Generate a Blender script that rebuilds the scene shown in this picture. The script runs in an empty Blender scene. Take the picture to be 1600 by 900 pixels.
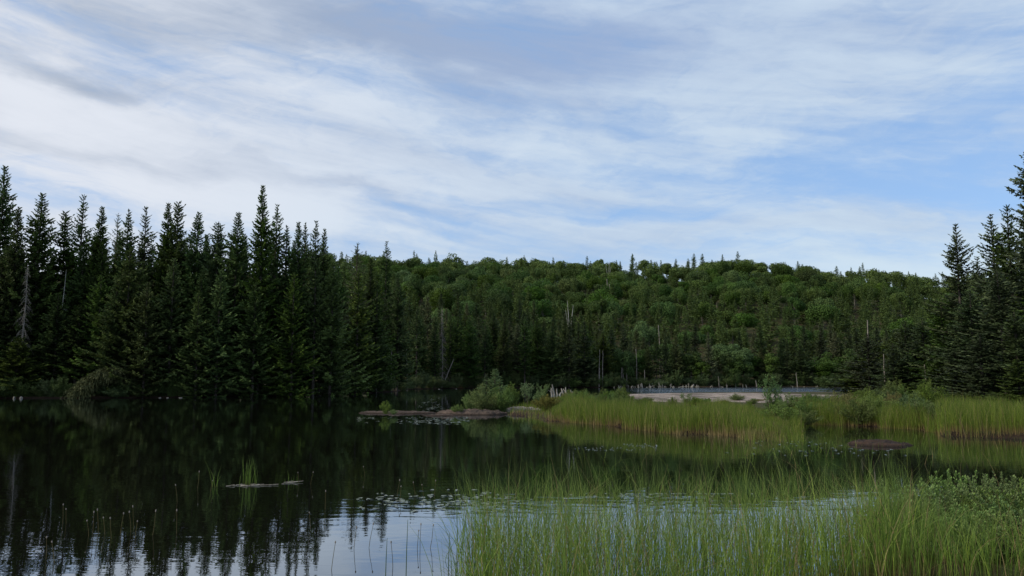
import bpy, math, random
import numpy as np
from mathutils import Vector, Matrix, noise as mnoise

rad = math.radians
S = bpy.context.scene
COL = S.collection
# ------------------------------------------------------------------ camera
F = 1256.0            # focal length in photo pixels (1600 wide)
CAMH = 2.0
PITCH = math.atan((590 - 450) / F)
cam = bpy.data.cameras.new('camera')
cam.sensor_width = 36.0
cam.lens = 36.0 * F / 1600
cam.clip_start = 0.1
cam.clip_end = 9000
camo = bpy.data.objects.new('camera', cam)
COL.objects.link(camo)
camo.location = (0, 0, CAMH)
camo.rotation_euler = (math.pi / 2 + PITCH, 0, 0)
S.camera = camo
# ------------------------------------------------------------------ render settings
S.view_settings.view_transform = 'Standard'
S.view_settings.look = 'None'
S.view_settings.gamma = 1.0
S.view_settings.exposure = 0.0
S.view_settings.use_curve_mapping = False
S.cycles.max_bounces = 5
S.cycles.diffuse_bounces = 2
S.cycles.glossy_bounces = 3
S.cycles.transmission_bounces = 3
S.cycles.use_denoising = True
# ------------------------------------------------------------------ sun and sky
SUN_AZ = rad(-104)      # from +Y (forward) towards +X; negative is to the left
SUN_EL = rad(36)
sun = bpy.data.lights.new('sun', 'SUN')
sun.energy = 3.6
sun.angle = rad(14)
sun.color = (1.0, 0.90, 0.72)
suno = bpy.data.objects.new('sun', sun)
COL.objects.link(suno)
sd_ = Vector((math.sin(SUN_AZ) * math.cos(SUN_EL), math.cos(SUN_AZ) * math.cos(SUN_EL), math.sin(SUN_EL)))
suno.rotation_euler = sd_.to_track_quat('Z', 'Y').to_euler()
suno.location = (0, 0, 60)


class NT:
    """small helper to write node trees as expressions"""
    def __init__(self, tree):
        self.t = tree
        self.n = tree.nodes
        self.l = tree.links

    def node(self, typ, **kw):
        nd = self.n.new(typ)
        for k, v in kw.items():
            setattr(nd, k, v)
        return nd

    def put(self, sock, v):
        if isinstance(v, (int, float)):
            sock.default_value = v
        elif isinstance(v, (tuple, list)):
            if len(v) == 3 and sock.type == 'RGBA':
                v = (*v, 1)
            sock.default_value = v
        else:
            self.l.new(v, sock)

    def m(self, op, a, b=0.0, c=0.0, clamp=False):
        nd = self.node('ShaderNodeMath', operation=op, use_clamp=clamp)
        self.put(nd.inputs[0], a)
        self.put(nd.inputs[1], b)
        self.put(nd.inputs[2], c)
        return nd.outputs[0]

    def mix(self, f, a, b, blend='MIX'):
        nd = self.node('ShaderNodeMix', data_type='RGBA', blend_type=blend)
        self.put(nd.inputs[0], f)
        self.put(nd.inputs[6], a)
        self.put(nd.inputs[7], b)
        return nd.outputs[2]

    def ramp(self, v, a, b, lo=0.0, hi=1.0, smooth=True):
        nd = self.node('ShaderNodeMapRange', interpolation_type='SMOOTHSTEP' if smooth else 'LINEAR')
        self.put(nd.inputs[0], v)
        for i, q in enumerate((a, b, lo, hi)):
            self.put(nd.inputs[i + 1], q)
        return nd.outputs[0]

    def comb(self, x, y, z=0.0):
        nd = self.node('ShaderNodeCombineXYZ')
        self.put(nd.inputs[0], x)
        self.put(nd.inputs[1], y)
        self.put(nd.inputs[2], z)
        return nd.outputs[0]

    def noise(self, vec, scale, detail=4.0, rough=0.5, dist=0.0):
        nd = self.node('ShaderNodeTexNoise')
        if vec is not None:
            self.put(nd.inputs['Vector'], vec)
        nd.inputs['Scale'].default_value = scale
        nd.inputs['Detail'].default_value = detail
        nd.inputs['Roughness'].default_value = rough
        nd.inputs['Distortion'].default_value = dist
        return nd.outputs['Fac']

    def vm(self, op, a, b=None):
        nd = self.node('ShaderNodeVectorMath', operation=op)
        self.put(nd.inputs[0], a)
        if b is not None:
            self.put(nd.inputs[1], b)
        return nd.outputs[0]


def build_world():
    w = bpy.data.worlds.new('World')
    S.world = w
    w.use_nodes = True
    t = NT(w.node_tree)
    t.n.clear()
    sky = t.node('ShaderNodeTexSky', sky_type='NISHITA')
    sky.sun_disc = False
    sky.sun_elevation = SUN_EL
    sky.sun_rotation = SUN_AZ
    sky.air_density = 1.0
    sky.dust_density = 0.6
    sky.ozone_density = 1.5
    tc = t.node('ShaderNodeTexCoord')
    sep = t.node('ShaderNodeSeparateXYZ')
    t.l.new(tc.outputs['Generated'], sep.inputs[0])
    x, y, z = sep.outputs
    az = t.m('MULTIPLY', t.m('ARCTAN2', x, y), 180 / math.pi)
    el = t.m('MULTIPLY', t.m('ARCSINE', z), 180 / math.pi)
    # the cloud sheet hangs level above the lake: direction / height gives its own coordinates
    zz = t.m('MAXIMUM', z, 0.02)
    sheet = t.comb(t.m('DIVIDE', x, t.m('ADD', zz, 0.08)), t.m('DIVIDE', y, t.m('ADD', zz, 0.08)), 0)
    # streaky cirrus coordinates in angle space, falling gently to the right
    ca, sa = math.cos(rad(-9)), math.sin(rad(-9))
    u = t.m('SUBTRACT', t.m('MULTIPLY', az, ca), t.m('MULTIPLY', el, sa))
    u = t.m('ADD', t.m('MULTIPLY', az, ca), t.m('MULTIPLY', el, sa))
    v = t.m('SUBTRACT', t.m('MULTIPLY', el, ca), t.m('MULTIPLY', az, sa))
    warp = t.noise(t.comb(t.m('MULTIPLY', az, 0.06), t.m('MULTIPLY', el, 0.13), 3.1), 1.0, 6, 0.55)
    warp2 = t.noise(t.comb(t.m('MULTIPLY', az, 0.06), t.m('MULTIPLY', el, 0.13), 9.7), 1.0, 6, 0.55)
    waz = t.m('ADD', az, t.m('MULTIPLY', t.m('SUBTRACT', warp, 0.5), 22.0))
    wel = t.m('ADD', el, t.m('MULTIPLY', t.m('SUBTRACT', warp2, 0.5), 10.0))

    def blob(px, py, hw, hh, rot=0.0):
        """soft elongated patch of sky, given as bearings; hw, hh half sizes in photo pixels"""
        a0 = math.degrees(math.atan((px - 800) / F))
        e0 = math.degrees(PITCH + math.atan((450 - py) / F))
        k = 0.0438
        c, s_ = math.cos(rad(rot)), math.sin(rad(rot))
        dx = t.m('SUBTRACT', waz, a0)
        dy = t.m('SUBTRACT', wel, e0)
        a = t.m('DIVIDE', t.m('ADD', t.m('MULTIPLY', dx, c), t.m('MULTIPLY', dy, s_)), hw * k)
        b = t.m('DIVIDE', t.m('SUBTRACT', t.m('MULTIPLY', dy, c), t.m('MULTIPLY', dx, s_)), hh * k)
        d = t.m('ADD', t.m('MULTIPLY', a, a), t.m('MULTIPLY', b, b))
        return t.m('POWER', 2.718, t.m('MULTIPLY', d, -1.0))

    def total(lst):
        acc = 0.0
        for (p, g) in lst:
            acc = t.m('ADD', t.m('MULTIPLY', blob(*p), g), acc)
        return acc

    streak = t.noise(t.comb(t.m('MULTIPLY', u, 0.045), t.m('MULTIPLY', v, 0.30), 0.4), 1.0, 8, 0.58, 0.35)
    fine = t.noise(t.comb(t.m('MULTIPLY', u, 0.16), t.m('MULTIPLY', v, 1.0), 5.4), 1.0, 8, 0.62, 0.5)
    bulk = t.noise(t.vm('MULTIPLY', sheet, (0.30, 0.30, 1)), 1.0, 7, 0.55, 0.3)
    wisp = t.noise(t.comb(t.m('MULTIPLY', waz, .28), t.m('MULTIPLY', wel, 1.1), 2.2), 1.0, 8, 0.58, 0.35)
    # blue gaps
    gaps = total([((1275, 300, 260, 50, -3), 1.05), ((1420, 240, 260, 34, 4), .55), ((720, 330, 170, 14, -6), .7),
                  ((1010, 178, 130, 28, 0), .45), ((870, 238, 220, 26, -8), .35), ((1590, 330, 120, 50, 0), .45),
                  ((960, 330, 180, 16, -6), .45), ((1180, 400, 260, 16, -3), .3), ((640, 30, 240, 40, 0), .25)])
    cover_bias = total([((120, 250, 420, 60, -6), .5), ((1150, 120, 300, 60, -12), .3), ((850, 275, 300, 16, -7), .4),
                        ((1120, 360, 400, 20, -5), .65), ((700, 250, 420, 30, -7), .35), ((1300, 60, 300, 60, 0), .25), ((200, 60, 300, 120, 0), .25)])
    cover = t.m('ADD', t.m('ADD', t.m('MULTIPLY', t.m('SUBTRACT', streak, .5), 1.7), t.m('ADD', t.m('MULTIPLY', t.m('SUBTRACT', fine, .5), .7), t.m('MULTIPLY', t.m('SUBTRACT', wisp, .5), .75))), .76)
    cover = t.m('SUBTRACT', t.m('ADD', cover, t.m('MULTIPLY', cover_bias, .6)), t.m('MULTIPLY', gaps, .62))
    cover = t.ramp(cover, 0.0, 1.05)
    # thickness of the cloud decides how grey its underside is
    dark = total([((50, 172, 100, 22, -10), .7), ((170, 285, 330, 22, -4), .36), ((650, 90, 270, 60, -12), .85), ((480, 20, 340, 60, -5), .6),
                  ((900, 40, 260, 60, 0), .6), ((560, 300, 260, 14, -8), .25), ((1450, 70, 180, 60, 0), .3), ((180, 75, 260, 50, -5), .4)])
    shade = t.m('ADD', dark, t.m('MULTIPLY', t.m('SUBTRACT', bulk, .46), 1.4))
    shade = t.ramp(t.m('ADD', shade, t.m('ADD', t.m('MULTIPLY', t.m('SUBTRACT', streak, .5), -1.5), t.m('MULTIPLY', t.m('SUBTRACT', wisp, .5), -.3))), -0.3, 1.0)
    # whiter towards the veiled sun on the left, lavender to the right
    side = t.ramp(az, -34, 12)
    light = t.mix(side, (7.7, 8.1, 8.9), (5.9, 7.1, 8.5))
    low = t.ramp(el, 14, 3)
    light = t.mix(t.m('MULTIPLY', low, t.m('ADD', .15, t.m('MULTIPLY', side, .55))), light, (6.5, 8.1, 9.2))
    grey = t.mix(side, (3.6, 4.3, 5.5), (3.3, 4.4, 6.6))
    cloud = t.mix(shade, light, grey)
    blue = t.mix(1.0, sky.outputs[0], (1.25, 1.42, 1.75), 'MULTIPLY')
    blue = t.mix(0.55, blue, (3.4, 5.3, 8.0))
    col = t.mix(cover, blue, cloud)
    bg = t.node('ShaderNodeBackground')
    t.put(bg.inputs['Color'], col)
    bg.inputs['Strength'].default_value = 0.1
    out = t.node('ShaderNodeOutputWorld')
    t.l.new(bg.outputs[0], out.inputs[0])


build_world()

# ------------------------------------------------------------------ pixel <-> place
CP, SP = math.cos(PITCH), math.sin(PITCH)


def ray(px, py):
    a, b = (px - 800) / F, (450 - py) / F
    return Vector((a, CP - SP * b, SP + CP * b))


def ground(px, py, z=0.0):
    d = ray(px, py)
    s = (z - CAMH) / d.z
    return (d.x * s, d.y * s)


def at(px, py, Y):
    d = ray(px, py)
    s = Y / d.y
    return (d.x * s, Y, CAMH + d.z * s)


def y_of(py, Y=None):
    d = ray(800, py)
    return Y * d.z / d.y + CAMH


# ------------------------------------------------------------------ land outline
LAND_FAR = [(-700, 40), (-200, 70)] + [ground(*p) for p in
            [(-150, 623), (0, 622.5), (150, 622), (300, 621), (450, 619), (560, 615.5), (622, 611.5), (632, 608.5), (700, 607),
             (800, 606), (900, 605.8), (1000, 605.4), (1150, 605), (1300, 605), (1400, 606.2)]] + \
    [ground(1500, 610), ground(1750, 615), (260, 90), (700, 60), (2500, 60), (2500, 2600), (-2500, 2600), (-2500, 40)]
PENIN = [ground(*p) for p in
         [(790, 649), (815, 650), (850, 657), (905, 661), (945, 664.5), (985, 671), (1030, 675), (1062, 679), (1110, 679), (1150, 683), (1190, 686),
          (1232, 686), (1243, 672), (1222, 664), (1250, 661), (1300, 664), (1370, 667), (1430, 671), (1458, 673), (1463, 681.5), (1520, 683),
          (1600, 686), (1720, 690)]] + [(40, 24), (300, 10), (300, 95)] + \
        [ground(*p) for p in [(1560, 611.5), (1420, 613.5), (1330, 613.5), (1250, 614), (1140, 614.5), (1040, 616), (985, 619), (968, 622), (930, 626), (860, 630), (835, 636), (805, 640)]]
NEAR = [ground(1180, 985), ground(1300, 930), ground(1420, 872), ground(1540, 838), ground(1680, 822), (14, 9.5), (60, 10), (60, -60), (-60, -60), (-60, -2), (-3, 2.0), (1.5, 4.2)]


def poly_sd(P, poly):
    """signed distance, positive inside; P (N,2)"""
    poly = np.array(poly, float)
    A = poly
    B = np.roll(poly, -1, 0)
    best = np.full(len(P), 1e18)
    inside = np.zeros(len(P), bool)
    for a, b in zip(A, B):
        ab = b - a
        t = np.clip(((P - a) @ ab) / max(ab @ ab, 1e-9), 0, 1)
        d = P - a - t[:, None] * ab
        best = np.minimum(best, (d ** 2).sum(1))
        c = ((a[1] > P[:, 1]) != (b[1] > P[:, 1]))
        if abs(b[1] - a[1]) > 1e-12:
            xi = (b[0] - a[0]) * (P[:, 1] - a[1]) / (b[1] - a[1]) + a[0]
            inside ^= c & (P[:, 0] < xi)
    d = np.sqrt(best)
    return np.where(inside, d, -d)


def smooth(t):
    t = np.clip(t, 0, 1)
    return t * t * (3 - 2 * t)


def vnoise(P, scale, seed=0):
    """cheap smooth value noise, numpy"""
    q = P * scale + seed * 17.31
    i = np.floor(q).astype(np.int64)
    f = q - i
    f = f * f * (3 - 2 * f)

    def h(ix, iy):
        n = (ix * 374761393 + iy * 668265263 + seed * 1442695) & 0x7fffffff
        n = ((n ^ (n >> 13)) * 1274126177) & 0x7fffffff
        return ((n ^ (n >> 16)) & 0xffff) / 65535.0
    a = h(i[:, 0], i[:, 1])
    b = h(i[:, 0] + 1, i[:, 1])
    c = h(i[:, 0], i[:, 1] + 1)
    d = h(i[:, 0] + 1, i[:, 1] + 1)
    return (a * (1 - f[:, 0]) + b * f[:, 0]) * (1 - f[:, 1]) + (c * (1 - f[:, 0]) + d * f[:, 0]) * f[:, 1]


def fbm(P, scale, seed=0, octv=4):
    s, a, tot = 0, 1, 0
    for o in range(octv):
        s = s + a * vnoise(P, scale * 2 ** o, seed + o)
        tot += a
        a *= .5
    return s / tot


RIDGE_PX = [0, 500, 700, 850, 1000, 1200, 1250, 1330, 1450, 1600, 1900]
RIDGE_PY = [395, 400, 408, 411, 410, 411, 421, 427, 434, 442, 455]


def height(P):
    P = np.atleast_2d(np.asarray(P, float))
    x, y = P[:, 0], P[:, 1]
    s1 = poly_sd(P, LAND_FAR)
    s2 = poly_sd(P, PENIN)
    s3 = poly_sd(P, NEAR)
    s = np.maximum(np.maximum(s1, s2), s3)
    wob = (fbm(P, .8, 5, 3) - .5) * .5
    sw = s + wob * np.clip(np.abs(s) / 1.0, .3, 1)
    z = np.where(sw < 0, np.clip(sw * .5, -1.5, 0) - .05, .16 * smooth(sw / .45) + np.where(s2 > 0, .003, .012) * np.clip(sw, 0, 12))
    z = z + np.where(sw > .3, (fbm(P, .6, 2, 3) - .5) * .12, 0)
    # land rising behind the far shores
    z = z + np.where(s1 > 0, .035 * np.clip(s1 - 2, 0, 60), 0)
    # the hill
    px = 800 + F * x / np.maximum(y, 40)
    top = np.interp(px, RIDGE_PX, RIDGE_PY)
    foot = np.interp(px, [500, 800, 1000, 1500], [150, 165, 178, 178])
    rd = 340.0
    elev = (590 - top) / F
    hr = elev * rd - 8.8
    t = (y - foot) / (rd - foot)
    prof = np.clip(t, 0, 1) ** 1.12
    undul = (fbm(P, .012, 8, 3) - .5) * 9 * smooth(t * 3) * smooth((1.15 - t) * 4)
    back = np.where(y > rd, -np.clip((y - rd) * .10, 0, 30), 0)
    z = z + np.where(y > 100, hr * prof + undul + back, 0)
    # near bank under the viewer
    z = z + np.where(s3 > 0, .10 * np.clip(s3, 0, 3.2), 0)
    return z


def hz(x, y):
    return float(height([[x, y]])[0])


# ------------------------------------------------------------------ mesh helpers
class Geo:
    def __init__(self):
        self.v, self.f, self.t = [], [], []
        self.n = 0

    def add(self, V, Fq, tint=0.5):
        V = np.asarray(V, float).reshape(-1, 3)
        Fq = np.asarray(Fq, int)
        self.v.append(V)
        self.f.append(Fq + self.n)
        t = np.asarray(tint, float)
        self.t.append(np.full(len(V), float(t)) if t.ndim == 0 else t.reshape(-1))
        self.n += len(V)

    def mesh(self, name, mats, smooth_=False):
        V = np.concatenate(self.v)
        T = np.concatenate(self.t)
        me = bpy.data.meshes.new(name)
        nq = sum(len(f) for f in self.f)
        me.vertices.add(len(V))
        me.vertices.foreach_set('co', V.astype(np.float32).ravel())
        loops = np.concatenate([f.ravel() for f in self.f]).astype(np.int32)
        sizes = np.concatenate([np.full(len(f), f.shape[1]) for f in self.f]).astype(np.int32)
        me.loops.add(len(loops))
        me.loops.foreach_set('vertex_index', loops)
        me.polygons.add(nq)
        starts = np.concatenate([[0], np.cumsum(sizes)[:-1]]).astype(np.int32)
        me.polygons.foreach_set('loop_start', starts)
        me.update(calc_edges=True)
        a = me.attributes.new('tint', 'FLOAT', 'POINT')
        a.data.foreach_set('value', T.astype(np.float32))
        if smooth_:
            me.polygons.foreach_set('use_smooth', np.ones(nq, bool))
        me.materials.append(mats)
        me.validate()
        return me


def norm(a):
    return a / np.maximum(np.linalg.norm(a, axis=-1, keepdims=True), 1e-9)


def kites(g, P, D, W, L, wid, tint, fat=.45):
    """leaf shaped faces: start P, direction D, width direction W, length L, width wid"""
    N = len(P)
    L = np.broadcast_to(np.asarray(L, float), (N,))[:, None]
    wid = np.broadcast_to(np.asarray(wid, float), (N,))[:, None]
    V = np.stack([P, P + D * L * fat + W * wid * .5, P + D * L, P + D * L * fat - W * wid * .5], 1)
    Fq = np.arange(N * 4).reshape(N, 4)
    tt = np.repeat(np.broadcast_to(np.asarray(tint, float), (N,)), 4)
    g.add(V, Fq, tt)


def rperp(D, rng):
    r = norm(rng.normal(size=D.shape))
    return norm(np.cross(D, r))


def tube(g, pts, radii, k=6, tint=.5):
    pts = np.asarray(pts, float)
    n = len(pts)
    radii = np.broadcast_to(np.asarray(radii, float), (n,))
    T = norm(np.gradient(pts, axis=0))
    ref = np.array([0, 0, 1.]) if abs(T[0, 2]) < .9 else np.array([1., 0, 0])
    U = norm(np.cross(T, ref))
    Vv = np.cross(T, U)
    ang = np.linspace(0, 2 * np.pi, k, endpoint=False)
    ring = pts[:, None] + radii[:, None, None] * (np.cos(ang)[None, :, None] * U[:, None] + np.sin(ang)[None, :, None] * Vv[:, None])
    idx = np.arange(n * k).reshape(n, k)
    a, b = idx[:-1], idx[1:]
    q = np.stack([a, np.roll(a, -1, 1), np.roll(b, -1, 1), b], -1).reshape(-1, 4)
    g.add(ring, q, tint)
    # caps
    V = np.array([pts[-1]])
    g.add(np.concatenate([ring[-1], V]), np.array([[i, (i + 1) % k, k] for i in range(k)]), tint)
    g.add(np.concatenate([ring[0], pts[:1]]), np.array([[(i + 1) % k, i, k] for i in range(k)]), tint)


def ribbons(g, P, side, w, tint):
    """P (N,S,3) blade centre lines; side (N,3); w (N,S); tint (N,S)"""
    N, s, _ = P.shape
    off = side[:, None] * w[..., None] * .5
    V = np.stack([P - off, P + off], 2)           # N,S,2,3
    idx = np.arange(N * s * 2).reshape(N, s, 2)
    q = np.stack([idx[:, :-1, 0], idx[:, :-1, 1], idx[:, 1:, 1], idx[:, 1:, 0]], -1).reshape(-1, 4)
    g.add(V, q, np.repeat(tint.reshape(-1), 2))


# ------------------------------------------------------------------ materials
def mat_new(name):
    m = bpy.data.materials.new(name)
    m.use_nodes = True
    t = NT(m.node_tree)
    t.n.clear()
    out = t.node('ShaderNodeOutputMaterial')
    return m, t, out


def foliage_mat(name, a, b, c=None, trans=.25, var=.35, rough=.65, patch=0.0):
    """a: older leaf colour, b: fresh tip colour, picked by the leaf's own tint; per plant variation"""
    m, t, out = mat_new(name)
    at_ = t.node('ShaderNodeAttribute', attribute_name='tint')
    oi = t.node('ShaderNodeObjectInfo')
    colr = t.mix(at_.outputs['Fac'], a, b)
    if c is not None:
        colr = t.mix(t.m('MULTIPLY', t.ramp(oi.outputs['Random'], .45, 1.0), .6), colr, c)
    hsv = t.node('ShaderNodeHueSaturation')
    r2 = t.m('FRACT', t.m('MULTIPLY', oi.outputs['Random'], 7.31))
    t.put(hsv.inputs['Hue'], t.m('ADD', .5, t.m('MULTIPLY', t.m('SUBTRACT', r2, .5), .035)))
    t.put(hsv.inputs['Value'], t.m('ADD', 1 - var * .5, t.m('MULTIPLY', oi.outputs['Random'], var)))
    t.put(hsv.inputs['Saturation'], t.m('ADD', .85, t.m('MULTIPLY', t.m('FRACT', t.m('MULTIPLY', oi.outputs['Random'], 13.7)), .25)))
    t.put(hsv.inputs['Color'], colr)
    p = t.node('ShaderNodeBsdfPrincipled')
    t.put(p.inputs['Base Color'], hsv.outputs[0])
    p.inputs['Roughness'].default_value = rough
    p.inputs['Specular IOR Level'].default_value = .1
    tr = t.node('ShaderNodeBsdfTranslucent')
    t.put(tr.inputs['Color'], hsv.outputs[0])
    mx = t.node('ShaderNodeMixShader')
    mx.inputs[0].default_value = trans
    t.l.new(p.outputs[0], mx.inputs[1])
    t.l.new(tr.outputs[0], mx.inputs[2])
    t.l.new(mx.outputs[0], out.inputs[0])
    return m


def bark_mat(name, a, b, scale=6.0):
    m, t, out = mat_new(name)
    tc = t.node('ShaderNodeTexCoord')
    v = t.vm('MULTIPLY', tc.outputs['Object'], (1.0, 1.0, .35))
    n = t.noise(v, scale, 5, .65)
    p = t.node('ShaderNodeBsdfPrincipled')
    t.put(p.inputs['Base Color'], t.mix(t.ramp(n, .3, .7), a, b))
    p.inputs['Roughness'].default_value = .85
    p.inputs['Specular IOR Level'].default_value = .2
    t.l.new(p.outputs[0], out.inputs[0])
    return m


def rock_mat(name, pale, mid, dark, stain, scale=1.0, wet=.12, sweep=False):
    m, t, out = mat_new(name)
    tc = t.node('ShaderNodeTexCoord')
    v = tc.outputs['Object']
    n1 = t.noise(v, .35 * scale, 6, .6, .4)
    n2 = t.noise(v, 2.2 * scale, 8, .65)
    n3 = t.noise(v, 14 * scale, 6, .7)
    vv = t.node('ShaderNodeTexVoronoi', feature='DISTANCE_TO_EDGE')
    t.put(vv.inputs['Vector'], t.vm('ADD', v, t.vm('MULTIPLY', t.comb(n1, n2, n3), (.8, .8, .8))))
    vv.inputs['Scale'].default_value = .55 * scale
    c = t.mix(t.ramp(n1, .35, .65), pale, mid)
    c = t.mix(t.ramp(n2, .54, .72), c, dark)
    c = t.mix(t.m('MULTIPLY', t.ramp(n3, .55, .75), .55), c, stain)
    if sweep:      # glacier polished slab: long lichen and soil streaks running away from the shore
        s1 = t.noise(t.vm('MULTIPLY', v, (.42, .10, 1)), 1.0, 7, .68, .6)
        s2 = t.noise(t.vm('MULTIPLY', v, (1.3, .30, 1)), 1.0, 7, .7, .5)
        c = t.mix(t.m('MULTIPLY', t.ramp(s1, .50, .60), .85), c, (.085, .072, .058))
        c = t.mix(t.m('MULTIPLY', t.ramp(s2, .55, .66), .75), c, (.40, .36, .33))
        c = t.mix(t.m('MULTIPLY', t.ramp(s2, .44, .36), .7), c, (.12, .085, .065))
    c = t.mix(t.m('MULTIPLY', t.ramp(vv.outputs[0], .035, .0), .7), c, dark)
    # waterline stain: rock dark with algae where it meets the lake
    geo = t.node('ShaderNodeNewGeometry')
    sp = t.node('ShaderNodeSeparateXYZ')
    t.l.new(geo.outputs['Position'], sp.inputs[0])
    wl = t.ramp(t.m('ADD', sp.outputs[2], t.m('MULTIPLY', t.m('SUBTRACT', n2, .5), .08)), wet, wet * .3)
    c = t.mix(t.m('MULTIPLY', wl, .9), c, (.028, .02, .016))
    p = t.node('ShaderNodeBsdfPrincipled')
    t.put(p.inputs['Base Color'], c)
    p.inputs['Roughness'].default_value = .9
    p.inputs['Specular IOR Level'].default_value = .12
    bp = t.node('ShaderNodeBump')
    bp.inputs['Strength'].default_value = .9
    bp.inputs['Distance'].default_value = .05
    t.put(bp.inputs['Height'], t.m('ADD', n3, t.m('MULTIPLY', n2, 2)))
    t.l.new(bp.outputs[0], p.inputs['Normal'])
    t.l.new(p.outputs[0], out.inputs[0])
    return m


M = {}
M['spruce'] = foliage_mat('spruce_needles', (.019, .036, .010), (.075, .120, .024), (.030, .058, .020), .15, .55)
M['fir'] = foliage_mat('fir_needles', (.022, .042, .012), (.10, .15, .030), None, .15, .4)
M['blue_spruce'] = foliage_mat('pale_spruce_needles', (.026, .042, .020), (.075, .105, .042), None, .12, .3)
M['far_spruce'] = foliage_mat('far_spruce_needles', (.026, .046, .018), (.070, .105, .034), (.07, .075, .035), .15, .6)
M['broad'] = foliage_mat('broad_leaves', (.024, .050, .012), (.070, .130, .022), (.065, .095, .030), .2, .7)
M['shrub'] = foliage_mat('shrub_leaves', (.048, .082, .018), (.13, .19, .040), (.08, .14, .035), .25, .35)
M['shore_shrub'] = foliage_mat('shore_shrub_leaves', (.036, .060, .020), (.095, .135, .048), None, .2, .4)
M['rust_shrub'] = foliage_mat('rust_shrub_leaves', (.075, .075, .020), (.16, .15, .045), None, .25, .3)
M['fresh'] = foliage_mat('fresh_shrub_leaves', (.060, .11, .035), (.15, .23, .09), None, .3, .2)
M['myrtle'] = foliage_mat('myrtle_leaves', (.065, .115, .032), (.17, .25, .078), None, .25, .2)
M['weeping'] = foliage_mat('weeping_needles', (.035, .050, .018), (.095, .115, .038), None, .2, .2)
M['bark'] = bark_mat('spruce_bark', (.030, .025, .021), (.085, .075, .065))
M['grey_bark'] = bark_mat('grey_bark', (.07, .065, .055), (.19, .18, .16))
M['dead'] = bark_mat('bleached_wood', (.12, .11, .095), (.30, .285, .25), 9)
M['dead_dim'] = bark_mat('weathered_wood', (.09, .08, .07), (.24, .22, .195), 9)
M['birch'] = bark_mat('birch_bark', (.14, .14, .13), (.38, .38, .36), 4)
M['twig'] = bark_mat('twig_bark', (.035, .026, .02), (.08, .06, .045), 12)
M['slab'] = rock_mat('pale_granite', (.29, .24, .21), (.17, .145, .13), (.07, .058, .05), (.36, .32, .29), 1.1, .05, sweep=True)
M['islet'] = rock_mat('brown_granite', (.115, .085, .070), (.06, .047, .040), (.022, .018, .015), (.15, .12, .105), 3.5, .10)
M['boulder'] = rock_mat('wet_boulder', (.070, .044, .032), (.030, .023, .021), (.014, .011, .010), (.13, .095, .075), 6.0, .07)
M['stone'] = rock_mat('white_stone', (.20, .19, .17), (.15, .14, .13), (.09, .08, .07), (.26, .25, .22), 3.0, .01)


def sedge_mat(name, root, mid, tip):
    m, t, out = mat_new(name)
    at_ = t.node('ShaderNodeAttribute', attribute_name='tint')
    # tint = height fraction (0..1) plus a whole number step per blade for hue variation
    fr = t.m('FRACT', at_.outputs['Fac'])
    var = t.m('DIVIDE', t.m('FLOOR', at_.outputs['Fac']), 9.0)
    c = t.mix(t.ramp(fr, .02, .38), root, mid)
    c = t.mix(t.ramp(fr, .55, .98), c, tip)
    h = t.node('ShaderNodeHueSaturation')
    t.put(h.inputs['Hue'], t.m('SUBTRACT', .515, t.m('MULTIPLY', var, .05)))
    t.put(h.inputs['Value'], t.m('ADD', .50, t.m('MULTIPLY', var, 1.0)))
    t.put(h.inputs['Color'], c)
    c2 = t.mix(t.ramp(var, .93, .99), h.outputs[0], (.23, .18, .085))
    p = t.node('ShaderNodeBsdfPrincipled')
    t.put(p.inputs['Base Color'], c2)
    p.inputs['Roughness'].default_value = .55
    p.inputs['Specular IOR Level'].default_value = .12
    tr = t.node('ShaderNodeBsdfTranslucent')
    t.put(tr.inputs['Color'], c2)
    mx = t.node('ShaderNodeMixShader')
    mx.inputs[0].default_value = .3
    t.l.new(p.outputs[0], mx.inputs[1])
    t.l.new(tr.outputs[0], mx.inputs[2])
    t.l.new(mx.outputs[0], out.inputs[0])
    return m


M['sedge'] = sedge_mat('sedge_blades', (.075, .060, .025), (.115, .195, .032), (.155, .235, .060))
M['sedge_mid'] = sedge_mat('sedge_blades_far', (.20, .15, .06), (.115, .170, .024), (.11, .165, .028))
M['dry'] = sedge_mat('dry_sedge_blades', (.15, .10, .045), (.20, .16, .07), (.14, .15, .05))


def ground_mat():
    m, t, out = mat_new('forest_floor')
    geo = t.node('ShaderNodeNewGeometry')
    pos = geo.outputs['Position']
    n = t.noise(pos, .5, 8, .65)
    n2 = t.noise(pos, 4.0, 6, .7)
    sp = t.node('ShaderNodeSeparateXYZ')
    t.l.new(pos, sp.inputs[0])
    c = t.mix(t.ramp(n, .38, .62), (.045, .05, .02), (.055, .038, .024))
    c = t.mix(t.ramp(n2, .45, .7), c, (.03, .045, .016))
    # peat along the waterline and mud under it
    c = t.mix(t.ramp(t.m('ADD', sp.outputs[2], t.m('MULTIPLY', t.m('SUBTRACT', n2, .5), .1)), .17, .08), c, (.026, .017, .012))
    c = t.mix(t.ramp(sp.outputs[2], .0, -.3), c, (.012, .010, .007))
    p = t.node('ShaderNodeBsdfPrincipled')
    t.put(p.inputs['Base Color'], c)
    p.inputs['Roughness'].default_value = .95
    p.inputs['Specular IOR Level'].default_value = .1
    bp = t.node('ShaderNodeBump')
    bp.inputs['Strength'].default_value = .7
    bp.inputs['Distance'].default_value = .15
    t.put(bp.inputs['Height'], n2)
    t.l.new(bp.outputs[0], p.inputs['Normal'])
    t.l.new(p.outputs[0], out.inputs[0])
    return m


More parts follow.
